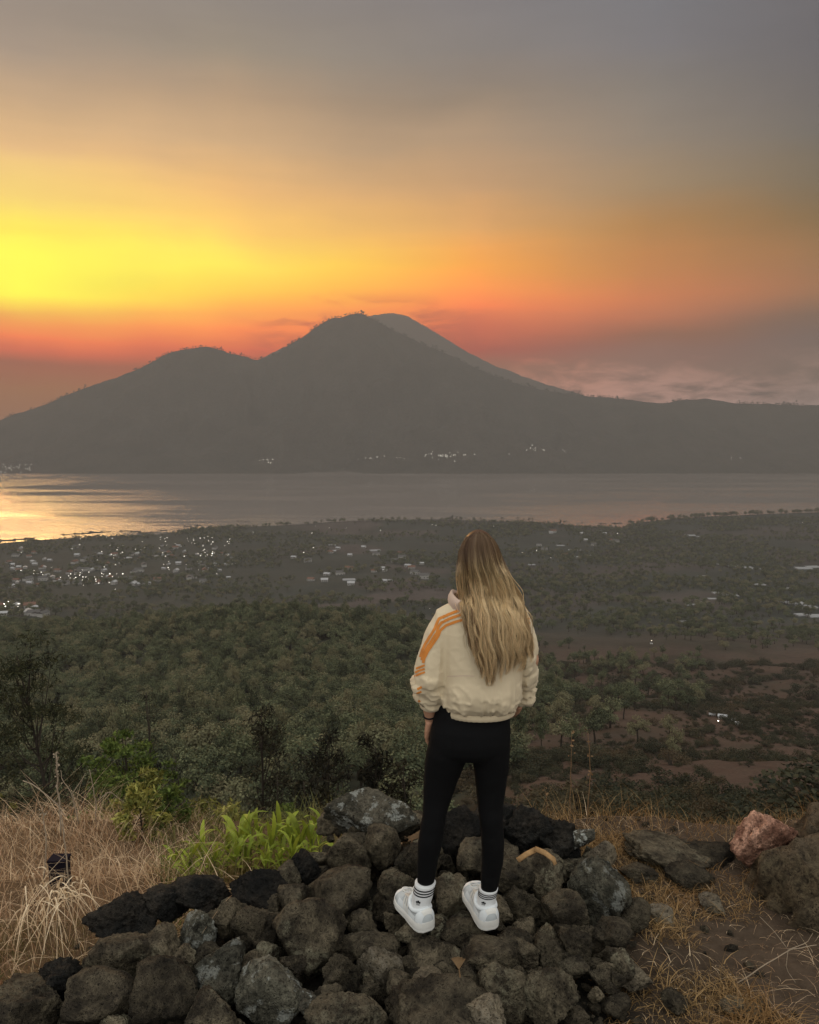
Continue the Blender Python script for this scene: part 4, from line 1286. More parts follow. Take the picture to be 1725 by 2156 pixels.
# ------------------------------------------------------------------ single stalks and dead stems
M_stalk = simple('dead_stem', (0.30, 0.24, 0.17), 0.85, 0.2, 0.3, 30)
M_stalk_d = simple('brown_stem', (0.20, 0.12, 0.06), 0.85, 0.2, 0.3, 30)
def stalk(name, pts, Y, r0, r1, label, mat=M_stalk, twigs=(), bits=0):
    P = np.array([at_y(a, b, Y) for a, b in pts])
    t_ = np.linspace(0, 1, len(P)); tt = np.linspace(0, 1, 14)
    Pi = np.stack([np.interp(tt, t_, P[:, k]) for k in range(3)], -1)
    Pi[1:-1] += rng.normal(size=(12, 3)) * r0 * .5
    o = empty(name, Pi[0])
    m = MB(); m.add(*tube(Pi - Pi[0], np.linspace(r0, r1, 14), 6)); m.obj('stem', mat, o)
    for tw in twigs:
        T = np.array([at_y(a, b, Y) for a, b in tw]) - Pi[0]
        ti = np.linspace(0, 1, 8); T = np.stack([np.interp(ti, np.linspace(0, 1, len(T)), T[:, k]) for k in range(3)], -1)
        m = MB(); m.add(*tube(T, np.linspace(r0 * .7, r1 * .7, 8), 5)); m.obj('twig', mat, o)
    if bits:
        k = rng.integers(0, 6, bits)
        q = (Pi - Pi[0])[13 - k] + rng.normal(size=(bits, 3)) * .010
        m = MB(); v, f = leaves(q, rng.uniform(.012, .03, bits), rng, .6); m.add(v, f); m.obj('seed_head', mat, o)
    tag(o, label, 'plant stem')
    return o
stalk('dead_stalk', [(128, 1760), (126, 1700), (122, 1640), (118, 1585)], 5.6, .007, .005, 'thick whitish dead stalk with a ragged flower spike in front of the pine', bits=60, twigs=[[(126, 1700), (105, 1680), (70, 1652), (48, 1644)]])
stalk('forked_twig', [(166, 1735), (158, 1700), (152, 1672), (130, 1640), (128, 1622)], 5.4, .0045, .002, 'pale forked bare twig standing right of the dead stalk', twigs=[[(152, 1672), (170, 1645), (180, 1628)], [(140, 1720), (126, 1708), (120, 1690)]])
stalk('bare_twig', [(202, 1730), (202, 1690), (196, 1655), (188, 1620)], 5.8, .0045, .0025, 'bare straight grey twig in front of the green bush at left', twigs=[[(202, 1690), (230, 1665), (262, 1690)]])
stalk('straw_stem', [(145, 1905), (140, 1800), (132, 1740), (128, 1700)], 4.2, .005, .002, 'tall thin straw stem rising from the dry grass clump at left')
stalk('short_straw', [(92, 1850), (98, 1780), (92, 1720), (90, 1700)], 4.4, .005, .002, 'shorter straw stem leaning left of the tall one', bits=14)
stalk('thin_reed', [(1200, 1740), (1201, 1660), (1203, 1600), (1204, 1545)], 4.5, .0026, .001, 'very thin upright straw behind the black boulder', M_stalk_d, bits=8)
stalk('tall_reed', [(1236, 1745), (1240, 1680), (1243, 1620), (1238, 1540)], 4.4, .0034, .0012, 'tall thin bent straw above the white speckled rock', M_stalk_d, bits=10)
stalk('dry_reed', [(1150, 1735), (1152, 1690), (1146, 1655)], 4.6, .0025, .001, 'short thin straw between the boulders and her right leg', M_stalk_d, bits=6)
stalk('dead_branch', [(1545, 2075), (1660, 2000), (1720, 1990)], 3.1, .0026, .0012, 'pale crooked dead branch lying on the soil at lower right', M_stalk, twigs=[[(1660, 2000), (1655, 2040), (1690, 2090)], [(1660, 2000), (1630, 1960), (1600, 1930)], [(1660, 2000), (1700, 1985), (1712, 1965)]])

# dark plastic crate-like box half hidden in the grass
M_blackp = simple('black_plastic', (0.010, 0.008, 0.013), 0.95, 0.1, 0.2)
p = at_y(126, 1838, 4.7)
bx_ = empty('dark_box', p); tag(bx_, 'small dark box half hidden in the dry grass at left', 'box')
m = MB(); m.add(*box(-.05, .05, -.04, .04, -.12, .085)); m.obj('body', M_blackp, bx_, smooth=False)
m = MB(); m.add(*box(-.055, .055, -.045, .045, .0855, .1)); m.obj('lid', M_blackp, bx_, smooth=False)

# ------------------------------------------------------------------ green long-leaved plants
M_leafg = foliage('bright_leaf', (0.09, 0.14, 0.016), (0.40, 0.46, 0.06), .5, .35, 6)
M_stemg = simple('green_stem', (0.10, 0.12, 0.03), 0.7, .3, .2, 20)
def long_leaf(seed, L, W_, droop):
    r = np.random.default_rng(seed); n = 8
    t_ = np.linspace(0, 1, n)
    x = L * t_ * math.cos(.9); z = L * (t_ * math.sin(.9) - droop * t_ ** 2.4)
    w_ = W_ * np.sin(np.pi * np.clip(t_ * .93 + .05, 0, 1)) ** .7
    m = MB()
    v = np.concatenate([np.stack([x, -w_, z + w_ * .35], -1), np.stack([x, 0 * x, z], -1), np.stack([x, w_, z + w_ * .35], -1)])
    f = [(i, i + 1, n + i + 1, n + i) for i in range(n - 1)] + [(n + i, n + i + 1, 2 * n + i + 1, 2 * n + i) for i in range(n - 1)]
    m.add(v, f)
    return m.mesh('leaf', [M_leafg])
LEAVES = [long_leaf(k, L, W_, d_) for k, (L, W_, d_) in enumerate([(.20, .013, .3), (.24, .015, .5), (.17, .014, .15), (.22, .012, .7), (.15, .011, .4)])]
GREEN = [(372, 1845, .7), (400, 1830, .8), (425, 1815, .9), (455, 1835, .8), (478, 1800, 1.05), (505, 1790, 1.2), (520, 1830, .8), (545, 1785, 1.15), (570, 1800, 1.0), (590, 1835, .8), (610, 1790, .95), (632, 1800, 1.0), (655, 1790, 1.0), (672, 1775, .9),
         (495, 1825, .9), (560, 1840, .7), (640, 1835, .7), (440, 1850, .6), (590, 1775, .9), (530, 1770, .9), (395, 1860, .5), (615, 1825, .8)]
for k, (px, py, s) in enumerate(GREEN):
    Y = 4.75 + .5 * (1850 - py) / 90 + rng.uniform(-.1, .1)
    p = at_y(px, py - 22, Y)
    g = ground(p[0:1], p[1:2])[0]
    o = empty('leafy_plant', (p[0], p[1], g), rng.uniform(0, 6.28))
    hst = max(p[2] - g, .05)
    m = MB(); m.add(*tube(np.array([[0, 0, -.03], [.01, 0, hst * .5], [0, .01, hst]]), [.006, .005, .004], 5)); m.obj('stem', M_stemg, o)
    for j in range(13):
        lf = link('leaf', LEAVES[int(rng.integers(5))], o)
        a = j * 2.4 + rng.normal() * .3
        sc = s * rng.uniform(.8, 1.25) * 1.1
        lf.scale = (sc * 1.1, sc * .95, sc * 1.1); lf.location = (0, 0, hst * (.55 + .45 * j / 12)); lf.rotation_euler = (rng.normal() * .25, -.55 + 1.0 * (1 - j / 12) + rng.normal() * .15 - .1, a)
    tag(o, 'bright green long-leaved plant in the patch left of the rock pile', 'plant', 'bright green plants left of the rocks')

# ------------------------------------------------------------------ shrubs and small trees on the slope just below
M_pine = foliage('pine_needles', (0.016, 0.020, 0.009), (0.052, 0.050, 0.020), .8, .15, 1.5)
M_pinecone = foliage('pine_shoot', (0.010, 0.011, 0.006), (0.022, 0.022, 0.010), .8, .1, 1.5)
M_acacia = foliage('acacia_leaves', (0.045, 0.072, 0.015), (0.16, 0.21, 0.045), .7, .3, 2.5)
M_olive = foliage('olive_shrub_leaves', (0.08, 0.09, 0.018), (0.36, 0.34, 0.09), .6, .3, 5)
M_darkleaf = foliage('dark_tree_leaves', (0.012, 0.012, 0.007), (0.036, 0.030, 0.014), .8, .15, 1.0)

def crown_tree(name, Y, base, top, wpx, mat, label, cat='tree', clumps=30, per=60, leaf=.10, trunk=.05, shape=1.0, low=.3, flatk=.6, shoots=0, seed=1, aspect=.45, trunkmat=None, cr_=.13):
    """trunk, limbs to every clump and leaf clumps through the crown; sizes from the picture at distance Y"""
    r = np.random.default_rng(seed)
    B = at_y(base[0], base[1], Y); T = at_y(top[0], top[1], Y)
    B[2] = min(B[2], ground(B[0:1], B[1:2])[0] + .05)
    H_ = T[2] - B[2]
    Wm = wpx * Y * 1.03 / F
    o = empty(name, B)
    tt = np.linspace(0, 1, 9)
    path = np.outer(tt, T - B) + np.stack([np.sin(tt * 3) * .02 * H_, np.cos(tt * 2.3) * .02 * H_ - .02 * H_, 0 * tt], -1)
    m = MB(); m.add(*tube(path, np.linspace(trunk, trunk * .2, 9), 7))
    limbs = []
    for k in range(clumps):
        f = low + (1 - low) * (k + r.random()) / clumps
        env = (math.sin(math.pi * min(1, (f - low) / (1 - low) * .82 + .16)) ** .7) * shape
        a = r.uniform(0, 6.28); rad = Wm * .5 * env * r.uniform(.25, 1.0)
        root = np.array([np.interp(max(f - .12, low * .6), tt, path[:, q]) for q in range(3)])
        c = np.array([np.interp(f, tt, path[:, q]) for q in range(3)]) + [math.cos(a) * rad, math.sin(a) * rad, .06 * H_ * r.normal()]
        limbs.append(c)
        mid = (root + c) / 2 - [0, 0, .03 * H_]
        m.add(*tube(np.array([root, mid, c]), [trunk * .35, trunk * .2, trunk * .08], 4, False))
    m.obj('trunk', trunkmat or M_bark, o)
    m = MB()
    for c in limbs:
        cr = Wm * cr_ * r.uniform(.7, 1.3)
        q = unit(r.normal(size=(per, 3))) * (r.random((per, 1)) ** .45) * cr * [1, 1, flatk] + c
        v, f = leaves(q, leaf * r.uniform(.6, 1.4, per), r, aspect, .4); m.add(v, f)
    m.obj('crown', mat, o)
    if shoots:
        m = MB()
        for k in range(shoots):
            c = limbs[int(r.integers(len(limbs)))] + r.normal(size=3) * Wm * .07
            L_ = r.uniform(.16, .32)
            p_ = np.array([c, c + [r.normal() * .02, 0, L_ * .6], c + [r.normal() * .04, 0, L_]])
            q = np.repeat(p_, 9, 0) + r.normal(size=(27, 3)) * [.03, .03, .035]
            v, f = leaves(q, r.uniform(.05, .1, 27), r, .35, 1.0); m.add(v, f)
            m.add(*tube(p_ - [0, 0, .1], [.008, .006, .004], 4, False))
        m.obj('shoots', M_pinecone, o)
    tag(o, label, cat)
    return o
crown_tree('pine_tree', 24.0, (124, 1720), (44, 1375), 290, M_pine, 'young pine with dark upright shoots at the left edge', clumps=58, per=130, leaf=.20, trunk=.09, shape=1.0, low=.22, flatk=.4, shoots=130, seed=3, aspect=.16)
crown_tree('thin_pine', 40.0, (300, 1600), (312, 1452), 76, M_darkleaf, 'thin sparse dark pine rising behind the green bush', clumps=16, per=26, leaf=.28, trunk=.10, low=.2, flatk=.9, seed=5, aspect=.12)
crown_tree('acacia_bush', 15.0, (290, 1740), (262, 1545), 210, M_acacia, 'spreading green feathery bush right of the pine', 'bush', clumps=60, per=110, leaf=.085, trunk=.05, low=.35, flatk=.35, seed=7, shape=1.1)
crown_tree('green_shrub', 17.0, (390, 1740), (372, 1585), 120, M_acacia, 'smaller green bush with drooping sprays next to the feathery one', 'bush', clumps=26, per=60, leaf=.085, trunk=.04, low=.45, flatk=.35, seed=8, shape=1.1)
crown_tree('olive_shrub', 8.2, (330, 1800), (318, 1622), 120, M_olive, 'yellowish green shrub with upright leaves above the dry grass', 'shrub', clumps=34, per=36, leaf=.075, trunk=.016, low=.15, flatk=1.0, seed=9, aspect=.3)
crown_tree('leafy_shrub', 8.6, (425, 1800), (428, 1690), 120, M_olive, 'lower yellowish green shrub behind the long-leaved plants', 'shrub', clumps=26, per=34, leaf=.07, trunk=.014, low=.15, flatk=1.0, seed=10, aspect=.3)
crown_tree('dry_shrub', 7.6, (262, 1800), (250, 1690), 90, M_olive, 'small mixed shrub at the edge of the dry grass', 'shrub', clumps=16, per=26, leaf=.06, trunk=.012, low=.15, flatk=1.0, seed=12, aspect=.3)
crown_tree('slender_pine', 36.0, (528, 1745), (552, 1496), 112, M_darkleaf, 'slender dark pine standing alone in the middle of the slope', clumps=26, per=90, leaf=.30, trunk=.12, low=.18, flatk=1.0, seed=13, aspect=.2, cr_=.2)
crown_tree('leaning_pine', 34.0, (560, 1745), (585, 1630), 90, M_darkleaf, 'short dark pine leaning beside the slender one', clumps=12, per=40, leaf=.28, trunk=.08, low=.3, flatk=.9, seed=14, aspect=.14, cr_=.2)
crown_tree('dark_tree', 33.0, (672, 1745), (690, 1556), 190, M_darkleaf, 'dark wispy tree behind the rock slab, left of the two dense ones', clumps=36, per=80, leaf=.30, trunk=.10, low=.15, flatk=1.0, seed=15, aspect=.2)
crown_tree('dense_dark_bush', 31.0, (770, 1745), (790, 1566), 150, M_darkleaf, 'dense dark bush with a pointed top behind the rock slab', 'bush', clumps=40, per=80, leaf=.26, trunk=.10, low=.05, flatk=1.0, seed=16, aspect=.3)
crown_tree('low_dark_bush', 31.0, (640, 1760), (640, 1640), 190, M_darkleaf, 'low dark bush left of the wispy tree', 'bush', clumps=34, per=70, leaf=.24, trunk=.08, low=.05, flatk=.8, seed=17, aspect=.3)
crown_tree('round_dark_bush', 30.0, (850, 1740), (848, 1606), 130, M_darkleaf, 'round dark bush just left of her thighs', 'bush', clumps=26, per=60, leaf=.24, trunk=.08, low=.1, flatk=.9, seed=18, aspect=.3)
crown_tree('weedy_shrub', 6.4, (300, 1790), (290, 1660), 110, M_olive, 'leggy yellow green shrub standing in front of the feathery bush', 'shrub', clumps=30, per=34, leaf=.06, trunk=.010, low=.1, flatk=1.0, seed=22, aspect=.3)
crown_tree('bushy_shrub', 6.8, (360, 1800), (352, 1668), 130, M_acacia, 'rounded green shrub left of the long-leaved plants', 'shrub', clumps=34, per=50, leaf=.05, trunk=.012, low=.1, flatk=.9, seed=23, aspect=.4)
crown_tree('mixed_shrub', 7.2, (480, 1790), (476, 1700), 120, M_olive, 'low mixed shrub directly behind the long-leaved plants', 'shrub', clumps=28, per=36, leaf=.055, trunk=.010, low=.1, flatk=.9, seed=24, aspect=.35)
crown_tree('edge_shrub', 7.6, (610, 1790), (606, 1708), 130, M_acacia, 'dull green shrub between the long-leaved plants and the rock slab', 'shrub', clumps=28, per=44, leaf=.055, trunk=.010, low=.1, flatk=.8, seed=25, aspect=.35)
crown_tree('wide_bush', 13.0, (215, 1740), (205, 1610), 190, M_acacia, 'wide dark green bush at the foot of the pine', 'bush', clumps=44, per=90, leaf=.08, trunk=.03, low=.2, flatk=.5, seed=26, aspect=.4)
crown_tree('yellow_bush', 12.0, (20, 1720), (5, 1670), 90, M_olive, 'small yellowish bush at the left edge above the dry grass', 'bush', clumps=14, per=40, leaf=.09, trunk=.02, low=.1, flatk=.8, seed=19, aspect=.35)

# ------------------------------------------------------------------ the woman
PY = 3.20                                   # distance of her body's middle
person = empty('person', (at_y(960, 1960, PY)[0], PY, 0))
tag(person, 'woman with long blonde hair seen from behind in cream jacket, black leggings and white sneakers', 'person')
PO = np.array(person.location)
def W(px, py, dyy=0.0):
    """point of her, given in picture units on the plane through her body, shifted dyy in depth, in her own frame"""
    return at_y(px, py, PY + dyy) - PO
def pobj(name, v, f, mat, parent=person, colour=None, smooth=True):
    m = MB(); m.add(v, f, 0, colour)
    return m.obj(name, mat, parent, smooth, colour is not None)

M_skin = simple('skin', (0.46, 0.25, 0.155), 0.55, 0.4, 0.10, 40.0, 0.05, .001, **{'Subsurface Weight': 0.0})
def fabric(name, col, weave=900.0, rough=0.9, spec=0.15, var=.06, sheen=0.1):
    m, t = material(name)
    tcn = t.n('ShaderNodeTexCoord')
    n = t.noise(tcn.outputs['Object'], 9.0, 5, .6)
    wv = t.noise(tcn.outputs['Object'], weave, 2, .5)
    wr = t.noise(t.mapping(tcn.outputs['Object'], (1, 1, .55)), 22.0, 5, .6, .6)
    c = t.mix(n, tuple(np.array(col) * (1 - var)), tuple(np.array(col) * (1 + var)))
    nm = t.bump(wv, .15, .001, t.bump(wr, .35, .006))
    b = finish(t, c, rough, nm, spec)
    b.inputs['Sheen Weight'].default_value = sheen
    return m
M_jacket = fabric('cream_fleece', (0.62, 0.52, 0.355))
M_jacket_c = fabric('collar_fleece', (0.56, 0.42, 0.33))
M_stripe = fabric('orange_stripe', (0.60, 0.22, 0.045))
M_legging = fabric('black_jersey', (0.0045, 0.0046, 0.0050), 1400, .85, .12, .05, 0.0)
M_sock = fabric('white_sock', (0.64, 0.66, 0.66), 700)
M_black = simple('black_knit', (0.012, 0.012, 0.014), .9, .1, .1)
M_shoe = simple('white_leather', (0.66, 0.70, 0.71), .5, .4, .04, 30, .1, .001)
M_shoe2 = simple('white_mesh', (0.46, 0.50, 0.51), .75, .2, .08, 60, .3, .002)
M_sole = simple('white_rubber', (0.66, 0.66, 0.62), .6, .3, .06, 30)
M_seam = simple('grey_seam', (0.36, 0.40, 0.42), .8, .2, .1)

def ell(c, rx, ry, n=28, p=2.0):
    a = np.linspace(0, 2 * math.pi, n, endpoint=False)
    ca, sa = np.cos(a), np.sin(a)
    e = 2.0 / p
    return np.stack([c[0] + rx * np.sign(ca) * np.abs(ca) ** e, c[1] + ry * np.sign(sa) * np.abs(sa) ** e, np.full(n, c[2])], -1)

def body_loft(rows, n=28, p=2.0):
    """rows: (py, xl, xr, depth centre, half depth) in picture units / metres"""
    out = []
    for py, xl, xr, dc, hd in rows:
        a, b = W(xl, py, dc), W(xr, py, dc)
        c = (a + b) / 2; c[1] = dc
        out.append(ell(c, abs(b[0] - a[0]) / 2, hd, n, p))
    return loft(out)

def densify(rows, k=4):
    rows = np.array(rows, float)
    t0 = np.linspace(0, 1, len(rows)); t1 = np.linspace(0, 1, (len(rows) - 1) * k + 1)
    return [tuple(np.interp(q, t0, rows[:, c]) for c in range(rows.shape[1])) for q in t1]

# leggings -----------------------------------------------------------------
LL = [(1858, 878, 915, .058, .036), (1821, 878, 921, .044, .046), (1779, 880, 931, .028, .056), (1765, 881, 933, .024, .058), (1718, 889, 940, .015, .055), (1690, 891, 948, .02, .057), (1668, 891, 956, .02, .062),
      (1640, 892, 965, .015, .072), (1610, 894, 978, .005, .082), (1585, 897, 991, -.005, .090), (1561, 903, 996, -.01, .095)]
RL = [(1874, 1012, 1047, .062, .036), (1849, 1012, 1053, .052, .042), (1815, 1014, 1060, .038, .052), (1779, 1014, 1062, .022, .057), (1751, 1012, 1061, .015, .057), (1720, 1009, 1059, .005, .055), (1696, 1006, 1060, .01, .057),
      (1668, 1003, 1064, .01, .063), (1640, 1000, 1068, .005, .072), (1610, 996, 1072, .0, .082), (1585, 992, 1074, -.005, .090), (1561, 990, 1075, -.01, .095)]
PELV = [(1590, 925, 1062, -.005, .085), (1575, 905, 1073, -.01, .105), (1555, 904, 1075, -.012, .112), (1530, 908, 1075, -.01, .110), (1505, 915, 1073, -.0, .100), (1485, 920, 1070, .0, .095), (1470, 925, 1068, .0, .09)]
v, f, n = remesh([body_loft(densify(LL)), body_loft(densify(RL)), body_loft(densify(PELV), p=2.3)], .0075, 9, .5)
# faint pulls at the knees and behind the thighs
v = v + n * (fbm(v * [9, 9, 30], 3, 71) * .0022)[:, None]
pobj('leggings', v, f, M_legging)

# body ---------------------------------------------------------------------
def chain(pts, rad, sides=14):
    pts = np.array(pts); rad = np.array(rad, float)
    t0 = np.linspace(0, 1, len(pts)); t1 = np.linspace(0, 1, (len(pts) - 1) * 4 + 1)
    P = np.stack([np.interp(t1, t0, pts[:, k]) for k in range(3)], -1)
    return tube(P, np.interp(t1, t0, rad), sides)
def ball(c, rx, ry, rz, n=16):
    th = np.linspace(.05, math.pi - .05, n)
    return loft([ell((c[0], c[1], c[2] - rz * math.cos(t_)), rx * math.sin(t_), ry * math.sin(t_), 20) for t_ in th])
head_c = W(1008, 1178, .02)
HX, HY, HZ = .072, .092, .112
neck = W(1008, 1262, .0)
solids = [ball(head_c, HX, HY, HZ), ball(head_c + [0, .022, -.062], .052, .066, .062),             # skull and jaw
          ball(head_c + [0, .098, -.02], .013, .018, .022), ball(head_c + [0, .088, -.066], .024, .012, .009),    # nose, mouth
          ball(head_c + [-.072, .005, -.01], .010, .020, .030), ball(head_c + [.072, .005, -.01], .010, .020, .030),  # ears
          ball(head_c + [-.030, .083, .008], .015, .010, .010), ball(head_c + [.030, .083, .008], .015, .010, .010),  # eyes
          chain([head_c + [0, -.01, -.05], neck + [0, 0, .02], neck + [0, -.01, -.06]], [.052, .050, .062])]
# torso and legs inside the clothes
solids.append(body_loft(densify([(1560, 925, 1060, 0, .085), (1500, 935, 1060, 0, .08), (1450, 950, 1050, 0, .075), (1380, 945, 1075, 0, .08), (1310, 935, 1095, 0, .075), (1285, 955, 1080, 0, .06), (1268, 985, 1040, 0, .045)])))
solids.append(chain([W(938, 1570), W(922, 1668, .02), W(905, 1765, .012), W(896, 1858, .058), W(896, 1880, .06)], [.068, .044, .036, .028, .028]))
solids.append(chain([W(1035, 1570), W(1034, 1668, .01), W(1038, 1765, .02), W(1030, 1870, .062), W(1028, 1892, .062)], [.068, .044, .036, .028, .028]))
# arms
LS, LE, LW_ = W(945, 1303, .0), W(897, 1425, -.02), W(906, 1512, .03)
RS, RE, RW = W(1090, 1303, .0), W(1116, 1388, -.03), W(1094, 1478, .09)
solids.append(chain([LS, (LS + LE) / 2, LE, LE * .55 + LW_ * .45, LW_], [.048, .042, .037, .034, .0215]))
solids.append(chain([RS, (RS + RE) / 2, RE, RE * .55 + RW * .45, RW], [.048, .042, .037, .034, .0215]))
v1, f1, n1 = remesh(solids, .0065, 5, .5)
# hands: palm, four fingers and a thumb each, joined to the wrist
def hand(wr, down, fwd, inw, curl):
    """wr wrist; down along the hand, fwd towards the thumb side, inw towards the thigh (palm side)"""
    S = []
    down, fwd, inw = unit(down), unit(fwd), unit(inw)
    S.append(chain([wr - down * .05, wr, wr + down * .02], [.0215, .0205, .020]))
    for k, o_ in enumerate((-.027, -.009, .009, .026)):
        S.append(chain([wr + down * .012 + fwd * o_ * .55, wr + down * .045 + fwd * o_ * .9, wr + down * .082 + fwd * o_], [.0145, .0135, .0105], 10))
    for o_, L_ in zip((-.027, -.009, .009, .026), (.058, .072, .077, .068)):
        b0 = wr + down * .080 + fwd * o_
        p1 = b0 + down * L_ * .42 + inw * L_ * .08 * curl
        p2 = p1 + down * L_ * .30 + inw * L_ * .22 * curl
        p3_ = p2 + down * L_ * .20 + inw * L_ * .26 * curl
        S.append(chain([b0 - down * .012, b0, p1, p2, p3_], [.0098, .0096, .0086, .0078, .0062], 10))
    b0 = wr + down * .022 + fwd * .022
    S.append(chain([b0, b0 + down * .026 + fwd * .018 + inw * .006, b0 + down * .056 + fwd * .026 + inw * .014, b0 + down * .078 + fwd * .024 + inw * .020], [.014, .0125, .0100, .0075], 10))
    return S
sl = hand(LW_, W(900, 1560, .075) - W(906, 1512, .03), np.array([.25, .95, .3]), np.array([1.0, -.1, 0]), 1.0)
sr = hand(RW, np.array([-.25, .75, -.6]), np.array([-.2, .5, .8]), np.array([-1.0, 0, .1]), 1.0)
v2, f2, n2 = remesh(sl, .0032, 3, .5)
v3, f3, n3 = remesh(sr, .0032, 3, .5)
m = MB(); m.add(v1, f1); m.add(v2, f2); m.add(v3, f3)
m.obj('body', M_skin, person)

# jacket -------------------------------------------------------------------
TOR = [(1258, 985, 1032, .0, .05), (1266, 965, 1052, -.005, .068), (1276, 944, 1075, -.01, .085), (1290, 930, 1098, -.012, .100), (1312, 927, 1108, -.015, .115), (1336, 928, 1112, -.018, .124), (1365, 930, 1108, -.02, .132),
       (1390, 931, 1104, -.02, .137), (1420, 932, 1101, -.02, .145), (1445, 929, 1099, -.018, .152), (1462, 926, 1097, -.015, .152), (1476, 927, 1093, -.012, .142), (1486, 933, 1087, -.008, .125), (1492, 937, 1082, -.006, .112)]
torso = body_loft(densify(TOR, 3), 40, 2.25)
def sleeve(pts, rad, sides=30):
    pts = np.array(pts); t0 = np.linspace(0, 1, len(pts)); t1 = np.linspace(0, 1, 60)
    P = np.stack([np.interp(t1, t0, pts[:, k]) for k in range(3)], -1)
    for _ in range(3):
        P[1:-1] = (P[:-2] + 2 * P[1:-1] + P[2:]) / 4
    r_ = np.interp(t1, t0, rad)
    return tube(P, r_, sides), P, r_
LsP = [W(972, 1288, -.01), W(945, 1303, -.01), W(926, 1340, -.02), W(914, 1385, -.03), W(906, 1425, -.035), W(907, 1455, -.02), W(908, 1482, .0)]
(ls, LsC, _) = sleeve(LsP, [.058, .060, .064, .066, .067, .064, .048])
RsP = [W(1062, 1288, -.01), W(1086, 1303, -.01), W(1098, 1335, -.02), W(1105, 1366, -.03), W(1107, 1388, -.03), W(1106, 1425, .01), W(1100, 1456, .06), W(1096, 1470, .08)]
(rs, RsC, _) = sleeve(RsP, [.056, .058, .058, .056, .050, .046, .048, .040])
v, f, n = remesh([torso, ls, rs], .006, 8, .5)
vz = v[:, 2]
z_of = lambda py: W(960, py)[2]
# loose cloth: long soft pulls over the back, gathers above the hem, bunched rings on the sleeves
dl = np.linalg.norm(v[:, None, ::1] - LsC[None, ::4], axis=2); il = dl.argmin(1) * 4 / 59.0
dr = np.linalg.norm(v[:, None, ::1] - RsC[None, ::4], axis=2); ir = dr.argmin(1) * 4 / 59.0
on_l = (dl.min(1) < .095) & (v[:, 0] < W(931, 1400)[0] + .004); on_r = (dr.min(1) < .085) & (v[:, 0] > W(1101, 1380)[0])
hemw = sstep(z_of(1400), z_of(1478), vz) if False else sstep(z_of(1405), z_of(1470), vz)
hemw = 1 - sstep(z_of(1480), z_of(1400), vz)
soft = fbm(v * [7, 7, 5] + [3, 1, 2], 3, 81) * .005
ang = np.arctan2(v[:, 1], v[:, 0] - W(1015, 1450)[0])
gath = (1 - np.abs(vnoise(np.stack([ang * 7, vz * 6, 0 * ang], -1), 5))) ** 2 * .010
diag = (1 - np.abs(fbm(np.stack([v[:, 0] * 16 + vz * 14, v[:, 1] * 8, vz * 22 - v[:, 0] * 8], -1), 2, 6)) * 1.9).clip(0, 1) ** 3 * .010
disp = soft + hemw * (gath - .004) + (diag - .002) * (.16 + .74 * hemw)
lo_l = sstep(.55, .75, il) * on_l; lo_r = sstep(.45, .6, ir) * on_r
rings = lambda i, s_: (1 - np.abs(fbm(np.stack([i * 17, v[:, 0] * 7 + s_, v[:, 1] * 7], -1), 2, 9)) * 2).clip(0, 1) ** 2.2 * .024 - .006
disp = disp + lo_l * rings(il, 0) + lo_r * rings(ir, 4)
lng = (1 - np.abs(fbm(np.stack([v[:, 0] * 20, v[:, 1] * 9, vz * 6], -1), 2, 15)) * 1.8).clip(0, 1) ** 2 * .007
disp = disp + (on_l | on_r) * lng * .8
v = v + n * (disp - .0035)[:, None]
jk = pobj('jacket', v, f, M_jacket)
bvh = BVHTree.FromPolygons([tuple(q) for q in v], f)
CAMP = np.array([0, 0, CAM_Z]) - PO
def hit(px, py):
    d = Vector(ray(px, py)).normalized()
    loc, nn, i, dist = bvh.ray_cast(Vector(CAMP), d)
    return (np.array(loc), np.array(nn)) if loc is not None else (None, None)
Z1 = lambda q: (798.6 + .25 * q[0], 1086.1 + .25 * q[1])
def ribbon(line, half, name, mat, parent=jk, step=3.0, off=.0022):
    L_ = np.array([Z1(q) for q in line]); seg = np.r_[0, np.cumsum(np.linalg.norm(np.diff(L_, axis=0), axis=1))]
    t_ = np.linspace(0, seg[-1], max(int(seg[-1] / step), 3)); C_ = np.stack([np.interp(t_, seg, L_[:, k]) for k in (0, 1)], -1)
    T_ = np.gradient(C_, axis=0); T_ /= np.linalg.norm(T_, axis=1, keepdims=True); N_ = np.stack([-T_[:, 1], T_[:, 0]], -1)
    rows = []
    for c, nn in zip(C_, N_):
        row = []
        for s_ in (-1, 0, 1):
            q, qn = hit(*(c + nn * half * s_))
            if q is None: row = None; break
            row.append(q + unit(qn) * off)
        if row: rows.append(row)
    if len(rows) < 2: return
    A_ = np.array(rows)
    k_ = [0] + [i for i in range(1, len(A_)) if np.linalg.norm(A_[i, 1] - A_[i - 1, 1]) < .05]
    A_ = A_[k_]
    v_ = A_.reshape(-1, 3); nr = len(A_)
    pobj(name, v_, grid_faces(nr, 3), mat, parent)
S1 = [(676, 798), (590, 830), (505, 868), (488, 905), (470, 950), (430, 1015), (390, 1080), (366, 1135), (350, 1190)]
S2 = [(696, 832), (600, 865), (525, 900), (500, 935), (487, 985), (450, 1040), (405, 1110), (378, 1165), (360, 1215)]
S3 = [(722, 872), (640, 895), (560, 925), (515, 965), (498, 1010), (460, 1070), (410, 1140), (382, 1200), (372, 1240)]
for S_ in (S1, S2, S3): ribbon(S_, 2.8, 'stripe', M_stripe)
for S_ in ([(386, 1258), (340, 1276), (312, 1288)], [(386, 1288), (340, 1304), (306, 1320)], [(388, 1316), (340, 1334), (300, 1352)], [(362, 1440), (322, 1462)], [(356, 1478), (318, 1498)], [(345, 1555), (318, 1575)]):
    ribbon(S_, 2.1, 'stripe', M_stripe)
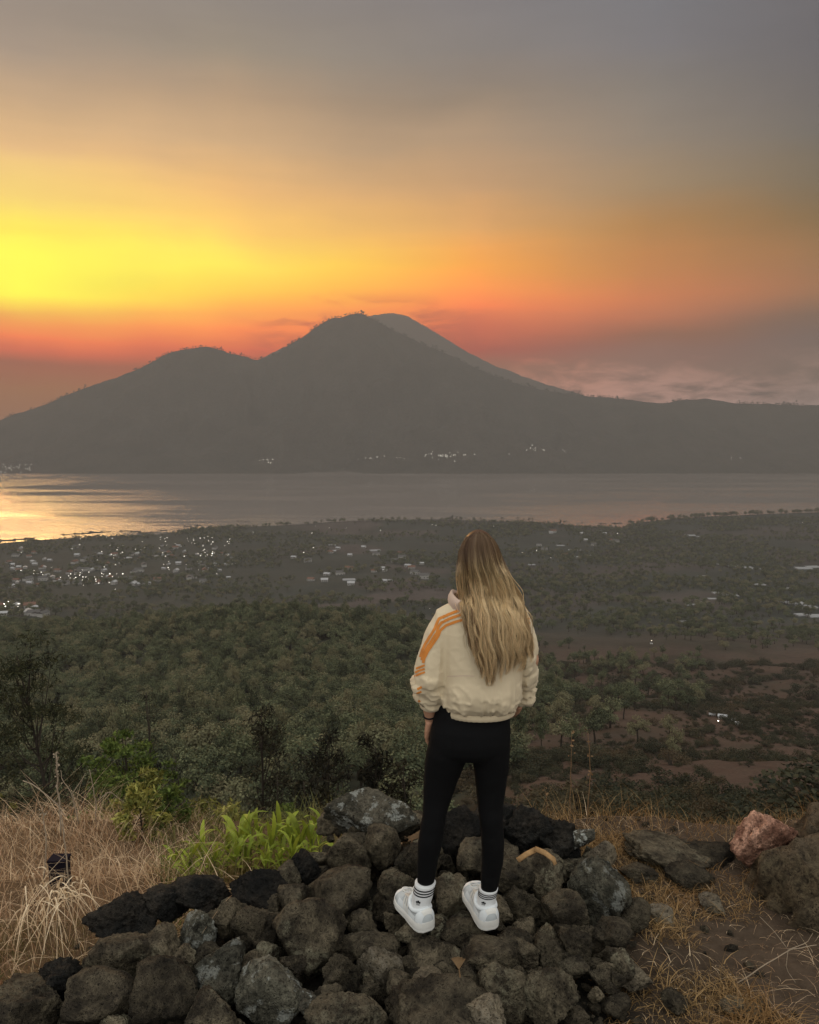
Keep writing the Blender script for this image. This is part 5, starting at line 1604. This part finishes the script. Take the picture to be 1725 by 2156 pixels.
for S_ in ([(1212, 835), (1240, 850), (1262, 872)], [(1216, 862), (1245, 882), (1268, 908)]):
    ribbon(S_, 1.8, 'stripe', M_stripe)
ribbon([(575, 1352), (640, 1350), (720, 1346), (800, 1350)], .7, 'seam', M_seam if False else M_jacket_c, off=.0012)
# collar standing up round the neck, ribbed hem and cuffs
cr = []
for k, (py, dx_, rx_, ry_, dz_) in enumerate([(1288, 0, .106, .080, 0), (1278, -.004, .108, .086, .0), (1269, -.006, .103, .088, .0), (1261, -.006, .094, .086, .0), (1259, -.006, .087, .080, 0), (1267, -.004, .080, .072, 0)]):
    c = W(1002, py, -.012) + [dx_, 0, 0]
    e_ = ell(c, rx_, ry_, 40)
    a_ = np.linspace(0, 2 * math.pi, 40, endpoint=False)
    e_[:, 2] += .010 * np.cos(a_ * 2 + .5) + .008 * np.sin(a_ * 3) * (k / 5) - .018 * np.cos(a_)
    cr.append(e_)
v_, f_ = loft(cr); f_ = f_[:-2]
v_ = v_ + fbm(v_ * 22, 2, 5)[:, None] * .006
pobj('collar', v_, f_, M_jacket_c, jk)
hem = []
for py, gr in [(1486, 1.0), (1492, 1.015), (1498, 1.0), (1500, .96)]:
    a, b_ = W(934, py, -.006), W(1084, py, -.006); c = (a + b_) / 2; c[1] = -.006
    hem.append(ell(c, abs(b_[0] - a[0]) / 2 * gr, .117 * gr, 90, 2.25) * 1.0)
v_, f_ = loft(hem); f_ = f_[:-2]
v_ += np.stack([np.cos(np.arange(len(v_)) * math.pi) * .0012] * 2 + [np.zeros(len(v_))], -1)
pobj('hem', v_, f_, M_jacket, jk)
for C_, r_ in ((LsC, .047), (RsC, .042)):
    d_ = unit(C_[-1] - C_[-8]); b0 = C_[-1] - d_ * .012
    P_ = np.stack([b0 + d_ * q for q in (0, .008, .018, .024, .025)])
    v_, f_ = tube(P_, [r_, r_ * 1.03, r_ * .98, r_ * .86, r_ * .6], 40, False)
    pobj('cuff', v_, f_, M_jacket, jk)

# hair ---------------------------------------------------------------------
def hair_mat():
    m, t = material('hair')
    at = t.n('ShaderNodeAttribute'); at.attribute_name = 'col'
    b = finish(t, at.outputs['Color'], .42, None, .45)
    tr = t.n('ShaderNodeBsdfTranslucent'); t.put(tr.inputs[0], at.outputs['Color'])
    mx = t.n('ShaderNodeMixShader'); mx.inputs[0].default_value = .30
    o = [q for q in t.t.nodes if q.type == 'OUTPUT_MATERIAL'][0]
    t.t.links.new(b.outputs[0], mx.inputs[1]); t.t.links.new(tr.outputs[0], mx.inputs[2]); t.t.links.new(mx.outputs[0], o.inputs[0])
    return m
M_hair = hair_mat()
HYv = [1117, 1121, 1130, 1145, 1161, 1193, 1225, 1248, 1270, 1298, 1336, 1361, 1386, 1403, 1420, 1440, 1460]
HLv = [1004, 996, 983, 973, 967.5, 965.5, 966.5, 968, 971, 975, 979, 982, 987, 990, 995, 1001, 1004]
HRv = [1013, 1020, 1035, 1046, 1053, 1064, 1081, 1092, 1100, 1108, 1116, 1121, 1123, 1120, 1112, 1100, 1095]
YS = np.linspace(1118, 1445, 30)
def torso_back(x, z):
    # depth of the jacket's back surface below the shoulders
    rows = np.array(TOR, float); zz_ = np.array([W(1015, r_[0])[2] for r_ in rows])[::-1]
    hd = np.interp(z, zz_, rows[::-1, 4]); dc = np.interp(z, zz_, rows[::-1, 3])
    xl = np.interp(z, zz_, [W(r_[1], r_[0])[0] for r_ in rows[::-1]]); xr = np.interp(z, zz_, [W(r_[2], r_[0])[0] for r_ in rows[::-1]])
    u = np.clip((x - (xl + xr) / 2) / np.maximum((xr - xl) / 2, .02), -.97, .97)
    return dc - hd * (1 - np.abs(u) ** 2.25) ** (1 / 2.25)
zs = np.array([W(1008, q)[2] for q in YS])
def strand_depth(x, z, lift):
    u = (x - head_c[0]) / (HX + .012); w_ = (z - head_c[2]) / (HZ + .014)
    q = 1 - u * u - w_ * w_
    hd = head_c[1] - (HY + .012) * np.sqrt(np.clip(q, 0, 1))
    tb = torso_back(x, z) - .018
    k = sstep(W(1008, 1225)[2], W(1008, 1285)[2] , z) if False else sstep(head_c[2] - .03, head_c[2] - .17, z)
    nape = np.minimum(head_c[1] - HY * .75, hd)
    base = hd * (1 - sstep(head_c[2], head_c[2] - .05, z)) + nape * sstep(head_c[2], head_c[2] - .05, z)
    return base * (1 - k) + tb * k - lift
NG = 96
hr = np.random.default_rng(5)
hv, hc, hf, hn = [], [], [], 0
brown = np.array([.090, .040, .016]); blond = np.array([.95, .70, .37]); dark = np.array([.27, .145, .058]); ash = np.array([.95, .75, .46])
SEG = len(YS)
for g in range(NG):
    s0 = (g + hr.random()) / NG
    s0 = np.clip(s0, .004, .996)
    tip = np.interp(s0, [0, .06, .12, .2, .32, .45, .55, .7, .85, 1], [1330, 1375, 1420, 1440, 1446, 1415, 1428, 1402, 1410, 1392]) + hr.uniform(-62, 8)
    start = 1118 + 26 * hr.random() ** 2 + 10 * abs(s0 - .5)
    lift = .001 + .030 * hr.random()
    amp = hr.uniform(1.0, 3.8); ph = hr.uniform(0, 6.28); wl = hr.uniform(55, 95)
    tone = np.clip((lift - .001) / .03 * .75 + hr.normal(.32, .24), 0, 1)
    mixc = dark * (1 - tone) + (blond * (1 - hr.random() * .5) + ash * .55 * hr.random()) * tone
    nst = int(hr.integers(46, 76))
    yy_ = np.linspace(start, tip, SEG)
    fr = (yy_ - start) / (tip - start)
    for k in range(nst):
        ds = hr.normal() * .017; dyt = hr.uniform(-20, 5); lf = lift + hr.normal() * .004
        clump = 1 - .75 * fr ** 1.5
        flare = hr.normal() * (fr ** 3) * 1.6
        yk = yy_ + fr * dyt
        s_ = np.clip(s0 + ds * clump, -.01, 1.01)
        x_px = np.interp(yk, HYv, HLv) * (1 - s_) + np.interp(yk, HYv, HRv) * s_
        wave = amp * np.sin((yk - 1118) / wl * 6.28 + ph + hr.normal() * .25) * sstep(1150, 1300, yk) * 1.5
        if hr.random() < .045:      # flyaway
            x_px = x_px + np.sign(s0 - .5 + .3 * hr.normal()) * abs(hr.normal()) * 5.0 * sstep(.08, .5, fr) + hr.normal() * 3 * np.sin(fr * 9 + ph) * fr
        x_px = x_px + wave + flare + (hr.normal() * 7.0 * fr ** 1.5 * np.sin(fr * 5 + ph) if hr.random() < .06 else 0)
        zk = np.interp(yk, YS, zs)
        xk = np.array([W(a, b)[0] for a, b in zip(x_px, yk)])
        yk_ = strand_depth(xk, zk, np.maximum(lf, -.002) * (.35 + .65 * sstep(0, .3, fr)))
        # draw the point towards the camera ray so that depth does not shift it
        P_ = np.stack([xk, yk_, zk], -1)
        scale_ = (PY + P_[:, 1]) / PY
        P_[:, 0] = (P_[:, 0] + PO[0]) * scale_ - PO[0]
        P_[:, 2] = (P_[:, 2] - CAM_Z) * scale_ + CAM_Z
        rr = .00105 * hr.uniform(.7, 1.2) * np.clip(1.15 - fr ** 3, .25, 1) 
        v_, f_ = tube(P_, rr, 3, False)
        rootf = 1 - sstep(1135 + 40 * hr.random(), 1215 + 70 * hr.random(), yk)
        jit = hr.uniform(.6, 1.35)
        cc = (mixc * jit)[None] * (1 - rootf[:, None] * .92) + brown[None] * rootf[:, None] * .95
        hv.append(v_); hc.append(np.repeat(cc / np.maximum(cc.max(1, keepdims=True) / .86, 1), 3, 0)); hf.append(np.array(f_) + hn); hn += len(v_)
m = MB(); m.v = hv; m.c = hc; m.n = hn; F_ = np.concatenate(hf); m.f = F_.tolist(); m.m = [0] * len(m.f)
hair = m.obj('hair', M_hair, person, True, True)
# under layer hugging the skull and sheet behind the strands so that no scalp or gaps show
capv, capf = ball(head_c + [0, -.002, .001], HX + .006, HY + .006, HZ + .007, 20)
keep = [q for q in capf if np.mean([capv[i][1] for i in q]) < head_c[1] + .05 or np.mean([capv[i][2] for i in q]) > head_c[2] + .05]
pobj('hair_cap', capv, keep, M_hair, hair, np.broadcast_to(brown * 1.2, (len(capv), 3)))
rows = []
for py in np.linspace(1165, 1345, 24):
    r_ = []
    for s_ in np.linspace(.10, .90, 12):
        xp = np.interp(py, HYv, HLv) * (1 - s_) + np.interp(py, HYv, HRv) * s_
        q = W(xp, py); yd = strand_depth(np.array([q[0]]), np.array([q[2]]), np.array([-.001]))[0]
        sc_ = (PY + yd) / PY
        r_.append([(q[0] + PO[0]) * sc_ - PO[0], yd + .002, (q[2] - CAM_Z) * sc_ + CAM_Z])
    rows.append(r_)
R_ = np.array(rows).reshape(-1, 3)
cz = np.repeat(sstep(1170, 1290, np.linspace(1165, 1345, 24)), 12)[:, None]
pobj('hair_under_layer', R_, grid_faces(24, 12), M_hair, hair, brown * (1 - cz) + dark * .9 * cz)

# socks --------------------------------------------------------------------
def sock(top_l, top_r, ank, dyy, heel):
    """from the shoe up to the cuff"""
    a, b_ = W(*top_l, dyy), W(*top_r, dyy)
    c1 = (a + b_) / 2; r1 = abs(b_[0] - a[0]) / 2 + .0015
    c0 = np.array(ank)
    n_ = 16
    t_ = np.linspace(0, 1, n_)
    rings_ = []
    for q in t_:
        c = c0 * (1 - q) + c1 * q
        r_ = np.interp(q, [0, .25, .5, .9, 1], [.045, .040, r1 * .98, r1 * 1.0, r1 * 1.02])
        e_ = ell(c, r_, r_ * 1.06, 30)
        rings_.append(e_)
    v_, f_ = loft(rings_)
    o = pobj('sock', v_, f_, M_sock)
    for q0 in (.62, .72, .82):
        bd = []
        for q in (q0, q0 + .01, q0 + .045, q0 + .055):
            c = c0 * (1 - q) + c1 * q
            r_ = np.interp(q, [0, .25, .5, .9, 1], [.045, .040, r1 * .98, r1 * 1.0, r1 * 1.02]) + (.0012 if q in (q0 + .01, q0 + .045) else .0002)
            bd.append(ell(c, r_, r_ * 1.06, 30))
        vb, fb = loft(bd); pobj('band', vb, fb[:-2], M_black, o)
    # three-leaved emblem with bars on the outer back of the ankle
    m = MB()
    def put(u0, v0, pts):
        P_ = []
        for du, dv in pts:
            q = .40 + (v0 + dv); a_ = -math.pi / 2 - .45 + (u0 + du)
            c = c0 * (1 - q) + c1 * q; r_ = np.interp(q, [0, .25, .5, .9, 1], [.045, .040, r1 * .98, r1, r1 * 1.02]) + .0016
            P_.append([c[0] + r_ * math.cos(a_), c[1] + r_ * 1.06 * math.sin(a_), c[2]])
        m.add(np.array(P_), [tuple(range(len(P_)))])
    ov = lambda L_, w_, th: [(math.cos(q) * w_ * math.cos(th) - math.sin(q) * L_ * math.sin(th) * 2.0, (math.cos(q) * w_ * math.sin(th) * .5 + math.sin(q) * L_ * math.cos(th))) for q in np.linspace(0, 6.28, 10, endpoint=False)]
    put(0, .06, ov(.055, .10, 0)); put(-.16, .035, ov(.045, .08, .7)); put(.16, .035, ov(.045, .08, -.7))
    for q in (-.03, -.055, -.08):
        put(0, q, [(-.2, 0), (.2, 0), (.17, .012), (-.17, .012)])
    m.obj('emblem', M_black, o)
    return o

# shoes --------------------------------------------------------------------
def shoe(loc, yaw, pitch, roll=0.0):
    o = empty('shoe', loc); o.parent = person; o.rotation_euler = (pitch, roll, yaw)
    L_ = .250
    s = np.linspace(0, 1, 25)
    hw = np.interp(s, [0, .03, .1, .25, .45, .6, .75, .9, .97, 1], [.018, .033, .043, .046, .045, .050, .055, .049, .032, .014])
    cxo = np.interp(s, [0, .4, .7, 1], [0, .0, .004, .010])
    y = (s - .13) * L_
    # sole in two layers with a flared heel
    def slab(z0, z1, g0, g1, name, mat, wavy=0.0, up=.0):
        R0, R1 = [], []
        for side, rng_ in ((1, range(25)), (-1, range(24, -1, -1))):
            for i in rng_:
                lift_ = up * max(0, s[i] - .75) ** 2 * 4
                zt = z1 + np.interp(s[i], [0, .15, .45, .7, 1], [.016, .012, .004, 0, .004]) if name == 'midsole' else z1
                zb = z0 if name != 'midsole' else z0
                R0.append([cxo[i] + side * (hw[i] * g0 + .002), y[i], zb + lift_]); R1.append([cxo[i] + side * (hw[i] * g1 + .002), y[i], zt + lift_])
        v_, f_ = loft([np.array(R0), np.array(R0) * [1.02, 1.005, 1] + [0, 0, .002], (np.array(R0) + np.array(R1)) / 2 * [1.03, 1.006, 1], np.array(R1) * [1.02, 1.005, 1] - [0, 0, .002], np.array(R1)])
        return pobj(name, v_, f_, mat, o)
    slab(.0, .012, 1.02, 1.05, 'outsole', M_sole, up=.02)
    slab(.012, .030, 1.06, 1.0, 'midsole', M_sole, up=.02)
    top = np.interp(s, [0, .04, .12, .22, .32, .42, .55, .7, .85, .95, 1], [.070, .090, .092, .082, .084, .096, .086, .072, .064, .052, .036])
    rings_ = []
    for i in range(25):
        a = np.linspace(0, math.pi, 17)
        lift_ = .02 * max(0, s[i] - .75) ** 2 * 4
        base = .030 + np.interp(s[i], [0, .15, .45, .7, 1], [.012, .010, .002, 0, .002])
        wf = hw[i] * 1.0
        neck_ = np.interp(s[i], [0, .1, .3, .5, .7, 1], [.95, .86, .80, .72, .9, 1])
        x_ = cxo[i] + wf * np.sign(np.cos(a)) * np.abs(np.cos(a)) ** .62 * (1 - (1 - neck_) * np.sin(a))
        z_ = base + (top[i] - base) * np.abs(np.sin(a)) ** .75 + lift_
        ring = np.stack([x_, np.full(17, y[i]), z_], -1)
        ring = np.concatenate([ring, ring[::-1] * [.9, 1, 0] + [0, 0, base - .006 + lift_]])
        rings_.append(ring)
    v_, f_ = loft(rings_)
    up_ = pobj('upper', v_, f_, M_shoe2, o)
    bv = BVHTree.FromPolygons([tuple(q) for q in v_], f_)
    def patch(name, rows_, mat, th=.0025):
        """overlay laid on the upper: rows of (s along, angle) pairs"""
        A_ = []
        for row in rows_:
            r2 = []
            for ss, aa in row:
                c = np.array([np.interp(ss, s, cxo), (ss - .13) * L_, .045])
                d = np.array([math.cos(aa), 0, math.sin(aa)])
                loc_, nn, _, _ = bv.ray_cast(Vector(c + d * .3), Vector(-d))
                if loc_ is None: loc_, nn, _, _ = bv.find_nearest(Vector(c + d * .05))
                r2.append(np.array(loc_) + d * th)
            A_.append(r2)
        A_ = np.array(A_)
        pobj(name, A_.reshape(-1, 3), grid_faces(A_.shape[0], A_.shape[1]), mat, o)
    lin_ = lambda a, b, n_: np.linspace(a, b, n_)
    patch('heel_counter', [[(ss, aa) for aa in lin_(-.25 + .0, 3.39, 26)] for ss in lin_(.012, .13, 6)], M_shoe, .003)
    patch('heel_tab', [[(ss, aa) for aa in lin_(1.05, 2.09, 8)] for ss in lin_(.008, .06, 4)], M_sole, .006)
    for sgn in (0, 1):
        fl = lambda aa: aa if sgn == 0 else math.pi - aa
        patch('side_panel', [[(ss, fl(aa)) for aa in lin_(-.2, .35, 6)] for ss in lin_(.14, .72, 14)], M_shoe)
        for k in range(3):
            patch('side_stripe', [[(.34 + .07 * k + .10 * q + w_, fl(-.1 + 1.0 * q)) for w_ in (0, .022, .040)] for q in lin_(0, 1, 8)], M_sole, .0045)
        patch('eyestay', [[(ss, fl(aa)) for aa in lin_(.95, 1.22, 4)] for ss in lin_(.36, .68, 10)], M_shoe, .004)
    patch('toe_cap', [[(ss, aa) for aa in lin_(-.2, 3.34, 22)] for ss in lin_(.84, .985, 6)], M_shoe)
    for k in range(5):
        ss = .40 + .062 * k
        patch('lace', [[(ss + w_, aa) for aa in lin_(.9, 2.24, 9)] for w_ in (0, .012, .024)], M_sole, .0075)
    # padded collar round the ankle and the bow of the laces
    a = np.linspace(0, 2 * math.pi, 30)
    P_ = np.stack([np.cos(a) * .041, .040 + np.sin(a) * .050, .086 + .010 * np.cos(a * 2 + math.pi) + .006 * np.sin(a)], -1)
    vv, ff = tube(P_, .0095, 10, False, (0, 0, 1)); pobj('ankle_collar', vv, ff, M_shoe, o)
    for sx in (-1, 1):
        t_ = np.linspace(0, 2 * math.pi, 16)
        P_ = np.stack([sx * (.022 - .022 * np.cos(t_)) * 1.15, .098 + .012 * np.sin(t_) + .004, .108 + .020 * np.sin(t_ * .5) ** 2 + .006 * np.sin(t_)], -1)
        vv, ff = tube(P_, np.tile([[.0042, .0016]], (16, 1)), 6, False, (0, 0, 1)); pobj('lace_loop', vv, ff, M_sole, o)
    P_ = np.array([[.0, .098, .105], [-.012, .115, .108], [-.022, .132, .098], [-.028, .142, .086]])
    vv, ff = tube(P_, .0024, 5); pobj('lace_end', vv, ff, M_sole, o)
    # small side emblem plate
    patch('side_emblem', [[(.60 + w_, math.pi - .55 - q) for w_ in (0, .02, .04)] for q in lin_(0, .28, 4)], M_seam, .0055)
    return o
FOOT_L = at_z(893, 1962, .0) - PO
FOOT_R = at_z(1029, 1958, .0) - PO
sh_l = shoe(FOOT_L + [0, .030, .0], math.radians(28), math.radians(3))
sh_r = shoe(FOOT_R + [0, .035, .0], math.radians(17), math.radians(8))
def ankle(o):
    R_ = Euler(o.rotation_euler).to_matrix()
    return np.array(o.location) + np.array(R_ @ Vector((0, .036, .066)))
sk_l = sock((875, 1856), (917, 1858), ankle(sh_l), .058, 0)
sk_r = sock((1010, 1868), (1048, 1870), ankle(sh_r), .062, 0)

# bracelet on the left wrist -------------------------------------------------
brc = empty('bracelet', LW_ + unit(LE - LW_) * .012); brc.parent = person
ax = unit(LE - LW_)
s_ = unit(np.cross(ax, [0, 1, 0])); q_ = np.cross(ax, s_)
a = np.linspace(0, 2 * math.pi, 24)
P_ = np.cos(a)[:, None] * s_ * .0245 + np.sin(a)[:, None] * q_ * .0245
v_, f_ = tube(P_, .0035, 8, False, ax); pobj('band', v_, f_, M_black, brc)
v_, f_ = ball(s_ * -.0245 - q_ * .006, .006, .006, .006, 8); pobj('bead', v_, f_, M_sole, brc)

# ------------------------------------------------------------------ say which one: things of a kind counted from the left of the view
def ordinal(n):
    return str(n) + ('th' if 10 <= n % 100 <= 20 else {1: 'st', 2: 'nd', 3: 'rd'}.get(n % 10, 'th'))
for grp in ('bright green plants left of the rocks', 'rocks half buried in the soil at right', 'fish pens off the near shore', 'greenhouses across the valley', 'sheds below the right slope', 'palms along the near shore',
            'farmhouses in the valley fields', 'lone lamps in the valley fields'):
    obs = [o for o in bpy.data.objects if o.get('group') == grp and o.get('label')]
    obs.sort(key=lambda o: o.location[0] / max(o.location[1], .1))
    for i, o in enumerate(obs):
        o['label'] = o['label'] + ', ' + ordinal(i + 1) + ' from the left'
